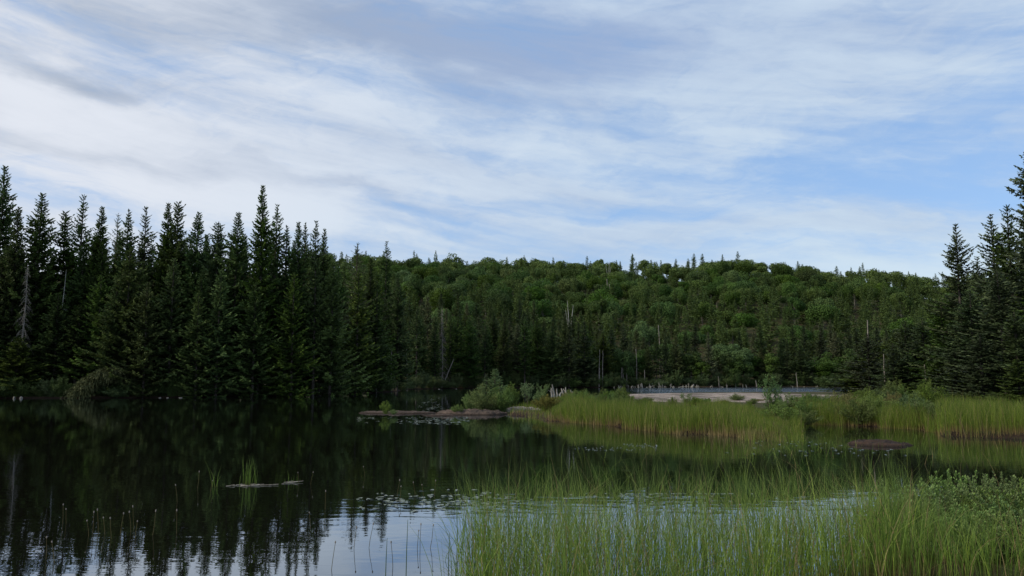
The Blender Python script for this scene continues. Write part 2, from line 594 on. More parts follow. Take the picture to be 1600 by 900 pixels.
def water_mat():
    m, t, out = mat_new('dark_lake_water')
    geo = t.node('ShaderNodeNewGeometry')
    pos = geo.outputs['Position']
    sp = t.node('ShaderNodeSeparateXYZ')
    t.l.new(pos, sp.inputs[0])
    x, y = sp.outputs[0], sp.outputs[1]
    n = t.noise(t.vm('MULTIPLY', pos, (1.5, 4.2, 1)), 1.0, 2.5, .5, .25)
    n2 = t.noise(t.vm('MULTIPLY', pos, (.35, .9, 1)), 1.0, 2, .5)
    patches = t.noise(t.vm('MULTIPLY', pos, (.05, .13, 1)), 1.0, 3, .5)
    calm = t.ramp(patches, .35, .65, .35, 1.0)
    # breezy open water beyond the rock slab
    breeze = t.m('MULTIPLY', t.ramp(t.noise(t.vm('MULTIPLY', pos, (.06, .22, 1)), 1.0, 4, .6), .36, .6, .25, 1.0), t.m('MULTIPLY', t.ramp(y, 84, 98), t.ramp(t.m('SUBTRACT', x, t.m('MULTIPLY', y, .10)), 2, 14)))
    h = t.m('ADD', t.m('MULTIPLY', n, .0022), t.m('MULTIPLY', n2, .0040))
    rough_w = t.noise(t.vm('MULTIPLY', pos, (.9, 1.6, 1)), 1.0, 3, .6)
    h = t.m('ADD', t.m('MULTIPLY', h, calm), t.m('MULTIPLY', t.m('MULTIPLY', rough_w, .42), breeze))
    bp = t.node('ShaderNodeBump')
    bp.inputs['Strength'].default_value = 1.0
    bp.inputs['Distance'].default_value = 1.0
    t.put(bp.inputs['Height'], h)
    gl = t.node('ShaderNodeBsdfGlossy')
    gl.inputs['Roughness'].default_value = .015
    gl.inputs['Color'].default_value = (.86, .93, 1.0, 1)
    t.l.new(bp.outputs[0], gl.inputs['Normal'])
    di = t.node('ShaderNodeBsdfDiffuse')
    di.inputs['Color'].default_value = (.006, .006, .004, 1)
    fr = t.node('ShaderNodeFresnel')
    fr.inputs['IOR'].default_value = 1.62
    t.l.new(bp.outputs[0], fr.inputs['Normal'])
    mx = t.node('ShaderNodeMixShader')
    t.put(mx.inputs[0], t.m('MULTIPLY', t.m('POWER', fr.outputs[0], .72), 1.0, clamp=True))
    t.l.new(di.outputs[0], mx.inputs[1])
    t.l.new(gl.outputs[0], mx.inputs[2])
    t.l.new(mx.outputs[0], out.inputs[0])
    return m


M['ground'] = ground_mat()
M['water'] = water_mat()

# ------------------------------------------------------------------ scene-object helpers


def link(name, mesh, parent=None):
    o = bpy.data.objects.new(name, mesh)
    COL.objects.link(o)
    if parent is not None:
        o.parent = parent
    return o


def tag(o, label=None, cat=None, group=None, kind=None):
    if label:
        o['label'] = label
    if cat:
        o['category'] = cat
    if group:
        o['group'] = group
    if kind:
        o['kind'] = kind
    return o


class Proto:
    """a kind of thing: list of (part name, mesh, [sub parts])"""
    def __init__(self, name, parts):
        self.name, self.parts = name, parts


def place(proto, x, y, z, rz, sx, sz, label, cat, group=None, tilt=(0, 0), name=None):
    r = bpy.data.objects.new(name or proto.name, None)
    r.empty_display_size = .3
    COL.objects.link(r)
    r.location = (x, y, z)
    r.rotation_euler = (tilt[0], tilt[1], rz)
    r.scale = (sx, sx, sz)
    tag(r, label, cat, group)
    for pn, me in proto.parts:
        link(pn, me, r)
    return r


def place_tip(proto, px, tipy, Y, rz, wid, label, cat, group=None, H0=16.0, sink=.1, tilt=(0, 0)):
    """stand a plant at depth Y on bearing px with its tip where the photo shows it"""
    x = (px - 800) / F * Y * 1.0
    d = ray(px, tipy)
    s = Y / d.y
    x = d.x * s
    top = CAMH + d.z * s
    zb = hz(x, Y) - sink
    H = max(top - zb, .3)
    return place(proto, x, Y, zb, rz, wid, H / H0, label, cat, group, tilt)


# ------------------------------------------------------------------ plant prototypes
def spruce_proto(seed, H=16.0, R=2.3, cb=.06, shape=.85, dens=1.0, mat='spruce', gap=.34, tipup=.5, ragged=.25, clump=1.0,
                 trunk_r=.16, droop=-.22, name='spruce_tree', size=1.0, bare=0.0):
    rng = np.random.default_rng(seed)
    g = Geo()
    tk = Geo()
    lean = rng.normal(size=2) * .006 * H
    zs = np.linspace(0, H * .985, 9)
    pts = np.stack([lean[0] * (zs / H) ** 2, lean[1] * (zs / H) ** 2, zs], 1)
    tube(tk, pts, trunk_r * (1 - zs / H) ** .8 + .015, 7)
    z = cb * H
    wave = rng.uniform(0, 6.28, 3)
    while z < H - .12:
        t = (z - cb * H) / (H * (1 - cb))
        env = R * (1 - t) ** shape * min(1, .62 + 3 * t)
        env *= 1 + .17 * math.sin(z * 1.3 + wave[0]) + .10 * math.sin(z * 2.9 + wave[1])
        env = max(env, .13)
        n = rng.integers(5, 8) if t < .93 else 4
        a0 = rng.uniform(0, 6.28)
        for b in range(n):
            if rng.random() < ragged * .35:
                continue
            a = a0 + b * 2 * math.pi / n + rng.normal() * .25
            L = env * rng.uniform(1 - ragged * 1.4, 1 + ragged * .6)
            if L < .08:
                continue
            hd = np.array([math.cos(a), math.sin(a), 0])
            sl = droop + (tipup - droop) * t + rng.normal() * .07
            cur = .16 * (1 - t) + .05
            ff = min(1.0, .52 + .6 * env)
            k = max(3, int(L / (.19 / dens)))
            s = (np.arange(k) + rng.random(k) * .6 + .25) / k
            if bare:
                s = s[s > bare * (1 - t)]
                k = len(s)
                if not k:
                    continue
            base = np.array([lean[0] * (z / H) ** 2, lean[1] * (z / H) ** 2, z])
            P = base + hd * (L * s)[:, None]
            P[:, 2] += L * (sl * s + cur * s ** 2.2)
            # branch wood
            if L > .9 and t < .8:
                ss = np.array([0, .5, .92])
                bp = base + hd * (L * ss)[:, None]
                bp[:, 2] += L * (sl * ss + cur * ss ** 2.2)
                tube(tk, bp, [.022, .015, .006], 3)
            for sgn in (-1, 1):
                ang = sgn * rng.uniform(.55, 1.15, k)
                D = np.stack([np.cos(a + ang), np.sin(a + ang), rng.normal(-.12, .22, k) + sl * .3], 1)
                D = norm(D)
                ln = np.clip(.20 + .42 * L * (1 - s) * .6, .16, .62) * rng.uniform(.75, 1.3, k) * size * ff
                up = np.array([0, 0, 1.])
                W = norm(np.cross(D, up))
                roll = rng.uniform(-.9, .9, k)[:, None]
                W = norm(W * np.cos(roll) + np.cross(D, W) * np.sin(roll))
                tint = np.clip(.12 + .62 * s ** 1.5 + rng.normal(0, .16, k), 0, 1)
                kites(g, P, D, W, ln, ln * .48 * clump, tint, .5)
            # main axis and hanging sprays
            D = norm(np.stack([hd[0] + rng.normal(0, .15, k), hd[1] + rng.normal(0, .15, k), sl + cur * 2 * s + rng.normal(0, .15, k)], 1))
            W = rperp(D, rng)
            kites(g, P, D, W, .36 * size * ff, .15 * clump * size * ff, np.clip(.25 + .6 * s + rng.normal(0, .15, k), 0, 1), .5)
            D = norm(np.stack([rng.normal(0, .5, k), rng.normal(0, .5, k), -np.ones(k)], 1))
            W = rperp(D, rng)
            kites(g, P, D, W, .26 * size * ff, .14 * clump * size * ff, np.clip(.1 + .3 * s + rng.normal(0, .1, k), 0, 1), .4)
        z += gap * (1.15 - .55 * t) * rng.uniform(.8, 1.2)
    # leader
    k = 14
    zz = H - .15 - rng.random(k) * .8
    D = norm(np.stack([rng.normal(0, .3, k), rng.normal(0, .3, k), np.ones(k)], 1))
    kites(g, np.stack([np.full(k, lean[0]), np.full(k, lean[1]), zz], 1), D, rperp(D, rng), .2, .06, .5)
    return Proto(name, [('trunk', tk.mesh('trunk', M['bark'])), ('crown', g.mesh('crown', M[mat]))])


def broad_proto(seed, H=12.0, W=7.5, leaf=.42, n_lobe=17, per=170, mat='broad', low=.25, name='broadleaf_tree', bark='grey_bark', open_=0.0):
    rng = np.random.default_rng(seed)
    g = Geo()
    cz = H * (1 + low) / 2
    rz = H * (1 - low) / 2
    cen = []
    for i in range(n_lobe):
        d = norm(rng.normal(size=3))
        d[2] = abs(d[2]) * 1.1 - .35 if i > 3 else d[2]
        d = norm(d)
        rr = rng.uniform(.45, .75)
        c = np.array([d[0] * W / 2 * rr, d[1] * W / 2 * rr, cz + d[2] * rz * rr])
        r = rng.uniform(.26, .40) * W * .62
        c[2] = min(c[2], H - r * .7)
        cen.append((c, r))
        n = int(per * (r / (.18 * W)) ** 2)
        q = norm(rng.normal(size=(n, 3)))
        shell = rng.uniform(.78, 1.08, n)[:, None]
        P = c + q * r * shell * np.array([1, 1, .8])
        nn = norm(q + rng.normal(0, .55, (n, 3)))
        D = rperp(nn, rng)
        Wd = np.cross(nn, D)
        lt = rng.normal(.45, .10)
        kites(g, P, D, Wd, leaf * rng.uniform(.7, 1.3, n), leaf * .72, np.clip(lt + rng.normal(0, .09, n), 0, 1), .5)
    tk = Geo()
    zs = np.linspace(0, H * .8, 6)
    off = rng.normal(0, .12, (6, 2)).cumsum(0) * (zs / H)[:, None]
    tube(tk, np.column_stack([off, zs]), .17 * (1 - zs / H) + .02, 6)
    for c, r in cen[:9]:
        z0 = rng.uniform(.3, .6) * H
        b = np.array([0, 0, z0])
        ss = np.linspace(0, 1, 4)[:, None]
        p = b + (c - b) * ss
        p[:, 2] -= (ss[:, 0] * (1 - ss[:, 0])) * .8
        tube(tk, p, [.07, .05, .035, .015], 4)
    return Proto(name, [('trunk', tk.mesh('trunk', M[bark])), ('crown', g.mesh('crown', M[mat]))])


def shrub_proto(seed, H=1.3, W=1.8, leaf=.085, n=4200, mat='shrub', name='shrub', stems=26, narrow=.42, spiky=.25):
    """many stems fanning from the base, leaves clustered on their outer halves"""
    rng = np.random.default_rng(seed)
    g = Geo()
    tk = Geo()
    per = n // stems
    for i in range(stems):
        a = rng.uniform(0, 6.28)
        rr = math.sqrt(rng.random())
        r = W / 2 * rr
        hh = H * (1 - .45 * rr ** 2.2) * rng.uniform(1 - spiky, 1 + spiky * .5)
        s = np.linspace(0, 1, 5)
        dx = np.array([math.cos(a), math.sin(a)])
        p = np.column_stack([dx[0] * r * s ** 1.1, dx[1] * r * s ** 1.1, hh * s])
        p[1:-1, :2] += rng.normal(0, .03, (3, 2)) * W
        tube(tk, p, [.013, .011, .009, .006, .003], 3)
        u = rng.random(per) ** .6
        P = np.stack([np.interp(u, s, p[:, k]) for k in range(3)], 1)
        P += rng.normal(0, .085, (per, 3)) * np.array([W * .75, W * .75, H * .8]) * (.45 + .6 * (1 - u))[:, None]
        P[:, 2] = np.maximum(P[:, 2], .03)
        D = norm(rng.normal(0, .7, (per, 3)) + np.array([dx[0] * .5, dx[1] * .5, .7]))
        lt = rng.normal(.45, .16)
        kites(g, P, D, rperp(D, rng), leaf * rng.uniform(.7, 1.35, per), leaf * narrow, np.clip(lt + .25 * (u - .5) + rng.normal(0, .17, per), 0, 1), .5)
    return Proto(name, [('stems', tk.mesh('stems', M['twig'])), ('foliage', g.mesh('foliage', M[mat]))])


def snag_proto(seed, H=7.0, r=.13, branches=120, bl=.9, mat='dead', droop=.5, name='dead_tree', cb=.12, broken=False, lean=.15):
    rng = np.random.default_rng(seed)
    tk = Geo()
    zs = np.linspace(0, H, 8)
    off = rng.normal(0, lean * .3, (8, 2)).cumsum(0) * (zs / H)[:, None]
    rad_ = r * (1 - zs / H * (.55 if broken else .93)) + .008
    tube(tk, np.column_stack([off, zs]), rad_, 6)
    br = Geo()
    for i in range(branches):
        u = rng.uniform(cb, .98)
        z = u * H
        c = np.array([np.interp(z, zs, off[:, 0]), np.interp(z, zs, off[:, 1]), z])
        a = rng.uniform(0, 6.28)
        L = bl * (1.12 - u) * rng.uniform(.5, 1.3)
        s = np.linspace(0, 1, 4)
        p = c + np.outer(s * L, [math.cos(a), math.sin(a), 0])
        p[:, 2] += L * (.15 * s - droop * s ** 2)
        tube(br, p, [.018, .013, .009, .004], 3)
        for q in range(3):
            s0 = rng.uniform(.3, .9)
            b = np.array([np.interp(s0, s, p[:, k]) for k in range(3)])
            d = norm(np.array([math.cos(a + rng.normal() * .9), math.sin(a + rng.normal() * .9), -droop * 1.4 * rng.random()]))
            tube(br, np.array([b, b + d * L * .22, b + d * L * .4 - [0, 0, .08 * L]]), [.008, .006, .003], 3)
    parts = [('trunk', tk.mesh('trunk', M[mat]))]
    if branches:
        parts.append(('branches', br.mesh('branches', M[mat])))
    return Proto(name, parts)


# ------------------------------------------------------------------ terrain and water
def graded(lo, hi, c, fine, grow):
    pos = [c]
    st = fine
    p = c
    while p < hi:
        p += st
        st *= grow
        pos.append(p)
    st = fine
    p = c
    while p > lo:
        p -= st
        st *= grow
        pos.append(p)
    return np.array(sorted(pos))


def build_terrain():
    xs = np.concatenate([np.arange(-60, 60, .8), np.arange(60, 220, 4), np.geomspace(220, 2500, 18), -np.geomspace(2500, 220, 18), np.arange(-216, -60, 4)])
    xs = np.unique(xs)
    ys = np.unique(np.concatenate([np.arange(-60, 2, 3), np.arange(2, 112, .55), np.arange(112, 420, 3), np.geomspace(420, 2600, 25)]))
    X, Y = np.meshgrid(xs, ys)
    P = np.column_stack([X.ravel(), Y.ravel()])
    Z = height(P)
    g = Geo()
    nx, ny = len(xs), len(ys)
    idx = np.arange(nx * ny).reshape(ny, nx)
    q = np.stack([idx[:-1, :-1], idx[:-1, 1:], idx[1:, 1:], idx[1:, :-1]], -1).reshape(-1, 4)
    g.add(np.column_stack([P, Z]), q, 0)
    o = link('ground', g.mesh('ground', M['ground'], True))
    tag(o, 'forest floor, peat banks and wooded hill slope round the lake', 'ground', kind='structure')
    w = Geo()
    w.add([(-2500, -60, 0), (2500, -60, 0), (2500, 200, 0), (-2500, 200, 0)], [[0, 1, 2, 3]])
    o = link('water', w.mesh('water', M['water']))
    tag(o, 'dark still lake water reflecting forest and sky', 'lake', kind='structure')


build_terrain()
rng = np.random.default_rng(11)


# ------------------------------------------------------------------ rocks
def rock_mesh(name, cx, cy, rx, ry, hgt_, seed, mat, res=(70, 40), base=-.3, flat=.5, rot=0.0, rough=1.0, steps=0.0):
    """low glacial rock: dome with noisy outline; steep sides, flatter top"""
    U, V = np.meshgrid(np.linspace(-1.15, 1.15, res[0]), np.linspace(-1.15, 1.15, res[1]))
    P = np.column_stack([U.ravel() * rx, V.ravel() * ry])
    c, s = math.cos(rot), math.sin(rot)
    PW = np.column_stack([P[:, 0] * c - P[:, 1] * s + cx, P[:, 0] * s + P[:, 1] * c + cy])
    sc = 1.6 / max(rx, ry)
    r = np.sqrt(U.ravel() ** 2 + V.ravel() ** 2) + (fbm(PW, sc, seed, 4) - .5) * .55
    top = np.clip(1 - r ** 2, -1, 1)
    z = hgt_ * np.sign(top) * np.abs(top) ** flat
    z = z + (fbm(PW, sc * 4, seed + 3, 5) - .5) * hgt_ * .55 * rough * (top > -.2)
    if steps:
        z = np.where(z > 0, np.round(z / steps) * steps * .6 + z * .4, z)
    z = np.maximum(z, base)
    z[r > 1.15] = base
    g = Geo()
    nx, ny = res
    idx = np.arange(nx * ny).reshape(ny, nx)
    q = np.stack([idx[:-1, :-1], idx[:-1, 1:], idx[1:, 1:], idx[1:, :-1]], -1).reshape(-1, 4)
    g.add(np.column_stack([PW[:, 0] - cx, PW[:, 1] - cy, z]), q, 0)
    o = link(name, g.mesh(name, M[mat], True))
    o.location = (cx, cy, 0)
    return o


def rocks():
    x, y = ground(615, 646)
    tag(rock_mesh('rock_islet', x + .1, y + .4, 2.05, .8, .12, 3, 'islet', rough=1.8, res=(110, 60), steps=.04), 'flat brown rock islet with a small bush, far left of the islet chain', 'rock')
    x, y = ground(735, 648)
    tag(rock_mesh('rock_islet', x, y + .8, 1.95, 1.3, .24, 9, 'islet', rough=1.8, res=(110, 70), steps=.06), 'low brown rock ledge at the water in front of the conifer shrub', 'rock')
    x, y = ground(690, 650)
    tag(rock_mesh('rock_islet', x, y + .2, .95, .35, .09, 29, 'islet'), 'thin rock shelf barely above water between the two brown rocks', 'rock')
    x, y = ground(1385, 699)
    tag(rock_mesh('boulder', x + .15, y + .95, .84, .85, .14, 21, 'boulder', res=(90, 60), flat=.6, rough=1.5), 'dark reddish brown boulder lying alone in shallow water', 'rock')
    # great pale slab between the two waters
    x0, y0 = 24.0, 78.0
    tag(rock_mesh('rock_slab', x0 - 2, y0 - 4, 15.5, 21.5, .44, 41, 'slab', res=(190, 170), base=-.4, flat=.42, rough=.45), 'broad pale pinkish granite slab in front of the far water', 'rock')
    x, y = ground(1440, 634, .2)
    tag(rock_mesh('rock_slab', x + .5, y, 3.4, 3.0, .62, 77, 'slab', res=(50, 40), rough=.6), 'small grey rock slab showing between shrubs and right forest', 'rock')
    x, y = ground(1222, 660)
    tag(rock_mesh('rock_slab', x + .2, y + .5, 1.5, .7, .14, 81, 'islet', res=(40, 24)), 'thin grey rock shelf in the notch of the sedge bank', 'rock')
    x, y = ground(812, 645)
    tag(rock_mesh('rock_slab', x, y + .3, 1.5, .9, .33, 85, 'slab', res=(40, 30)), 'pale rock showing between the conifer shrub and rusty bush', 'rock')
    for i, (px, py) in enumerate([(22, 622), (33, 622), (282, 621), (262, 621), (250, 621), (686, 607.6), (713, 607.2)]):
        x, y = ground(px, py + .8)
        o = rock_mesh('shore_stone', x, y, .11 + .04 * (i % 3), .1, .07 + .13 * (i < 2), 100 + i, 'stone', res=(14, 12), base=-.2)
        lab = ['white stone at the waterline at the far left, the outer of two', 'white stone at the waterline at the far left, the inner of two'][i] if i < 2 else \
            ('pale stone lying at the foot of the left shore shrubs' if i < 5 else 'pale stone at the waterline below the receding spruce bank')
        tag(o, lab, 'stone', 'pale stones along the waterline')


rocks()

# ------------------------------------------------------------------ tree kinds
SPR = [spruce_proto(1, R=3.0, shape=.82, gap=.32, dens=1.2), spruce_proto(2, R=3.3, shape=.78, gap=.34, ragged=.35, dens=1.2),
       spruce_proto(3, R=2.5, shape=.80, gap=.30, cb=.10, dens=1.2), spruce_proto(4, R=3.0, shape=.68, cb=.2, ragged=.42, gap=.40, dens=1.2),
       spruce_proto(5, R=2.1, shape=.74, cb=.18, ragged=.42, gap=.38, dens=1.2), spruce_proto(6, R=3.5, shape=.9, gap=.33, dens=1.2)]
SPINDLE = spruce_proto(7, R=1.7, shape=.62, cb=.25, ragged=.5, gap=.40, clump=.9, tipup=.6)
LARCH = spruce_proto(8, R=2.3, shape=.75, cb=.25, ragged=.6, gap=.55, clump=.5, mat='far_spruce', name='larch_tree', tipup=.6)
FIR = [spruce_proto(11, R=3.8, shape=.8, cb=.02, mat='fir', gap=.42, ragged=.4, tipup=.6, droop=-.05, clump=1.15, name='fir_tree'),
       spruce_proto(12, R=3.4, shape=.85, cb=.03, mat='fir', gap=.4, ragged=.45, tipup=.55, droop=-.12, clump=1.1, name='fir_tree')]
FSP = [spruce_proto(21, R=2.6, shape=.8, gap=.45, dens=.7, size=1.35, mat='far_spruce'), spruce_proto(22, R=2.2, shape=.75, gap=.45, dens=.7, size=1.3, mat='far_spruce', cb=.12),
       spruce_proto(23, R=3.0, shape=.9, gap=.48, dens=.7, size=1.4, mat='far_spruce', ragged=.4), spruce_proto(24, R=2.0, shape=.7, gap=.45, dens=.7, size=1.3, mat='far_spruce', cb=.25, ragged=.4)]
RSP = [spruce_proto(31, R=3.7, shape=.82, gap=.42, ragged=.4, tipup=.55, droop=-.05, mat='blue_spruce', size=.85, dens=1.35, bare=.15),
       spruce_proto(32, R=3.3, shape=.8, gap=.4, ragged=.45, tipup=.5, droop=-.1, mat='blue_spruce', size=.85, dens=1.3, bare=.15),
       spruce_proto(33, R=2.9, shape=.75, gap=.4, cb=.1, ragged=.45, tipup=.6, mat='spruce', size=.9, dens=1.3)]
SMALLSP = [spruce_proto(41, H=4.0, R=1.45, shape=.9, gap=.2, dens=1.8, size=.6, mat='blue_spruce', ragged=.3, trunk_r=.05, name='young_spruce'),
           spruce_proto(42, H=4.0, R=1.2, shape=.9, gap=.2, dens=1.8, size=.6, mat='fresh', ragged=.35, trunk_r=.05, name='young_spruce')]
BR = [broad_proto(50 + i, W=w, n_lobe=n, low=lo, leaf=.42, per=250) for i, (w, n, lo) in enumerate([(9.0, 12, .25), (10.2, 14, .25), (7.6, 10, .3), (8.6, 13, .32), (6.8, 9, .2)])]
LOWBR = [broad_proto(58, W=6.5, n_lobe=22, low=-.08, leaf=.42), broad_proto(59, W=5.5, n_lobe=18, low=-.05, leaf=.4)]
SH = [shrub_proto(60), shrub_proto(61, W=2.4, H=1.2, n=5200, stems=34), shrub_proto(62, W=1.3, H=1.5, n=3200, spiky=.45)]
SHORE = [shrub_proto(65, H=1.8, W=2.8, leaf=.15, n=4200, mat='shore_shrub', stems=34), shrub_proto(66, H=2.2, W=2.4, leaf=.16, n=3600, mat='shore_shrub', stems=26, spiky=.4),
         shrub_proto(67, H=1.3, W=3.2, leaf=.14, n=4200, mat='shore_shrub', stems=36)]
RUST = [shrub_proto(70, W=2.0, H=1.1, mat='rust_shrub', n=4500)]
FRESH = [shrub_proto(72, W=1.2, H=1.5, mat='fresh', n=2200, spiky=.6, stems=18, leaf=.10)]

# ------------------------------------------------------------------ left stand
G_LEFT = 'spruces of the tall stand on the left shore'


def shoreY(px):
    pts = np.array([p for p in LAND_FAR[2:17]])
    pxs = 800 + F * pts[:, 0] / pts[:, 1]
    return float(np.interp(px, pxs, pts[:, 1]))


def left_stand():
    named = [
        (8, 257, 84, SPR[1], 1.0, 'tall dark spruce cut by the left edge of the photo'),
        (30, 322, 82, SPR[0], .95, 'spruce with a dense tip right beside the tree cut by the left edge'),
        (66, 300, 84, SPR[1], 1.0, 'broad pointed spruce rising just behind the grey dead tree'),
        (104, 328, 86, SPR[3], 1.0, 'blunt topped spruce above the thin white birch trunk'),
        (131, 303, 88, SPINDLE, 1.05, 'very thin spindly spruce spire with a bare forked tip'),
        (157, 320, 86, SPR[2], 1.0, 'slim pointed spruce right of the spindly spire'),
        (184, 332, 95, LARCH, .9, 'pale thin feathery larch top behind the left spruces'),
        (202, 327, 88, SPR[4], 1.0, 'narrow spruce spire directly right of the pale larch top'),
        (229, 321, 88, SPINDLE, .95, 'isolated narrow spruce spire with sky on both sides'),
        (268, 316, 88, SPR[2], 1.0, 'left one of a twin topped pair of spruces'),
        (280, 313, 87, SPR[3], .9, 'right one of a twin topped pair of spruces'),
        (311, 330, 87, SPR[0], 1.0, 'symmetrical pointed spruce between the twin tops and a blunter tree'),
        (341, 346, 87, SPR[3], .95, 'lower blunt spruce with two small side tips'),
        (372, 330, 86, SPR[1], .95, 'full spruce with a broad shouldered top left of the tallest tree'),
        (413, 288, 86, SPR[2], 1.0, 'tallest spruce of the left stand, a narrow toothed spire'),
        (432, 318, 88, SPR[4], 1.0, 'slim reddish tipped spruce just right of the tallest one'),
        (449, 352, 89, SPR[4], .9, 'short spruce tip tucked between the tallest pair and the triple tips'),
        (467, 344, 88, SPR[2], .9, 'first of three thin tips at the right end of the left stand'),
        (478, 347, 91, SPR[4], .85, 'middle one of three thin tips at the right end of the left stand'),
        (496, 344, 88, SPR[4], .9, 'thin cone laden tip, last tall one of the left stand'),
        (505, 356, 92, SPR[2], .8, 'thin tip touching the last tall one of the left stand'),
        (556, 378, 104, LARCH, 1.2, 'pale feathery larch at the right end of the left stand'),
        (580, 402, 108, SPR[2], .9, 'small dark spruce tip at the gap before the wooded hill'),
        (603, 376, 124, SPR[4], 1.1, 'lone spruce spire standing free against the sky above the hill line'),
    ]
    for px, ty, Y, pr, w, lab in named:
        place_tip(pr, px, ty, Y, rng.uniform(0, 6.28), w * rng.uniform(1.05, 1.3), lab, 'spruce' if pr is not LARCH else 'larch', G_LEFT if pr is not LARCH else 'pale larches')
    # front row: brighter firs with branches down to the water
    firs = [(205, 385, 81, 1.15, 'bright green fir reaching down to the weeping conifer'), (272, 402, 81.5, 1.05, 'bright layered fir in front of the twin topped spruces'),
            (160, 430, 82, .95, 'fir leaning out over the water left of the brightest fir'), (345, 418, 82, 1.0, 'layered fir at the water in front of the blunt spruce'),
            (400, 440, 83, .95, 'fir at the water in front of the tallest spruce'), (460, 425, 84, 1.0, 'fir at the water below the three thin tips'),
            (520, 410, 88, 1.05, 'broad fir at the end of the left stand above the shore bend'), (560, 420, 97, 1.05, 'fir with lit lower branches at the shore bend'),
            (232, 440, 80, .8, 'small fir between the two brightest firs'), (312, 455, 81, .8, 'small fir between the bright layered firs'),
            (30, 527, 78.6, .95, 'low spreading fir at the waterline at the far left'), (590, 450, 106, .95, 'fir standing back behind the shore bend')]
    for i, (px, ty, Y, w, lab) in enumerate(firs):
        place_tip(FIR[i % 2], px, ty, Y + 1.2, rng.uniform(0, 6.28), w, lab, 'fir', 'firs along the left waterline')
    # the dark body of the stand
    lab = 'dark crowded spruce inside the shaded left shore stand'
    for row, (dy, dt) in enumerate([(2.5, 95), (6, 62), (10, 48), (14, 42), (19, 40)]):
        px = -70 + row * 9
        while px < 610:
            top = np.interp(px, [0, 100, 250, 400, 500, 560, 620], [330, 345, 335, 335, 360, 405, 425])
            Y = shoreY(px) + dy + rng.uniform(-1, 1)
            ty = top + dt * rng.uniform(.5, 1.5)
            if (row > 0 or rng.random() < .8) and not (22 < px < 62 and row == 0):
                place_tip(SPR[rng.integers(0, 6)], px, ty, Y, rng.uniform(0, 6.28), rng.uniform(.8, 1.2), lab, 'spruce', G_LEFT, tilt=(rng.normal() * .012, rng.normal() * .018))
            px += rng.uniform(24, 40) * (1.35 if row > 2 else 1)


left_stand()


def centre_stand():
    lab = 'dark spruce in the conifer slope behind the islets'
    named = {0: 1}
    for row, dy in enumerate([2, 6, 11, 17, 24, 32]):
        px = 590 + row * 5
        while px < 955:
            Y = shoreY(px) + dy + rng.uniform(-1.5, 1.5)
            lim = np.interp(px, [590, 640, 700, 760, 820, 880, 930, 960], [425, 432, 440, 448, 462, 480, 505, 525])
            x = (px - 800) / F * Y
            zb = hz(x, Y)
            H = rng.uniform(12.5, 17.5) * np.interp(px, [600, 950], [1.05, .78])
            d = (zb + H - CAMH) / Y
            ty = 590 - d * F
            ty = max(ty, lim + rng.uniform(0, 10))
            pr = FSP[rng.integers(0, 4)] if rng.random() < .35 + .12 * row else SPR[rng.integers(0, 6)]
            place_tip(pr, px, ty, Y, rng.uniform(0, 6.28), rng.uniform(.85, 1.15), lab, 'spruce', 'spruces of the slope behind the islets')
            px += rng.uniform(21, 34)


centre_stand()


def right_stand():
    named = [
        (1492, 348, 56, RSP[0], .86, 'lone standing spruce with open crown nearest the hill line'),
        (1549, 333, 58, RSP[1], .92, 'dark spruce standing close behind the edge tree on the right'),
        (1572, 318, 55, RSP[2], .9, 'spruce partly hidden behind the tallest tree on the right'),
        (1608, 215, 50, RSP[0], 1.1, 'tallest spruce, cut by the right edge of the photo'),
        (1515, 452, 50, RSP[0], .85, 'pale green spruce with branches down to the ground, right bank'),
        (1560, 420, 47, RSP[1], .95, 'broad spruce in front of the edge trees on the right bank'),
        (1530, 520, 43, RSP[0], .7, 'low full spruce directly above the right sedge bank'),
        (1355, 520, 66, RSP[0], .72, 'bluish spruce with a bare dead spire beside the slab'),
        (1412, 500, 64, RSP[1], .8, 'rounded spruce between the bluish one and the lone spruce'),
        (1440, 495, 62, RSP[1], .8, 'spruce against the hill just left of the lone spruce'),
        (1470, 470, 58, RSP[2], .9, 'dark spruce below and left of the lone spruce crown'),
        (1395, 535, 60, RSP[1], .6, 'short spruce with a pale dead stem beside it'),
        (1490, 545, 50, RSP[1], .65, 'short dense spruce at the edge of the right stand'),
        (1585, 480, 42, RSP[0], .8, 'full spruce at the right edge above the sedge'),
        (1590, 560, 38, FIR[1], .5, 'small fir at the right edge behind the shrubs'),
    ]
    for px, ty, Y, pr, w, lab in named:
        place_tip(pr, px, ty, Y, rng.uniform(0, 6.28), w, lab, 'spruce', 'spruces of the stand on the right bank')
    lab = 'dark background spruce filling the stand on the right bank'
    for px, ty, Y in [(1505, 430, 66), (1530, 400, 68), (1565, 380, 66), (1595, 360, 64), (1620, 300, 58), (1650, 330, 52), (1480, 480, 70), (1455, 520, 72), (1640, 420, 44),
                      (1430, 545, 74), (1405, 560, 70), (1540, 460, 60), (1575, 470, 58), (1700, 300, 56), (1500, 500, 58), (1385, 560, 78), (1345, 548, 76), (1372, 535, 74), (1402, 520, 72), (1425, 505, 70), (1450, 500, 68), (1466, 480, 66), (1480, 515, 60), (1335, 560, 80), (1435, 545, 62), (1418, 555, 60), (1462, 560, 54), (1520, 480, 56), (1548, 500, 50), (1690, 420, 46), (1612, 430, 54)]:
        place_tip((RSP + SPR[:4])[rng.integers(0, 7)], px, ty, Y, rng.uniform(0, 6.28), rng.uniform(.9, 1.15), lab, 'spruce', 'spruces of the stand on the right bank', tilt=(rng.normal() * .015, rng.normal() * .015))


right_stand()


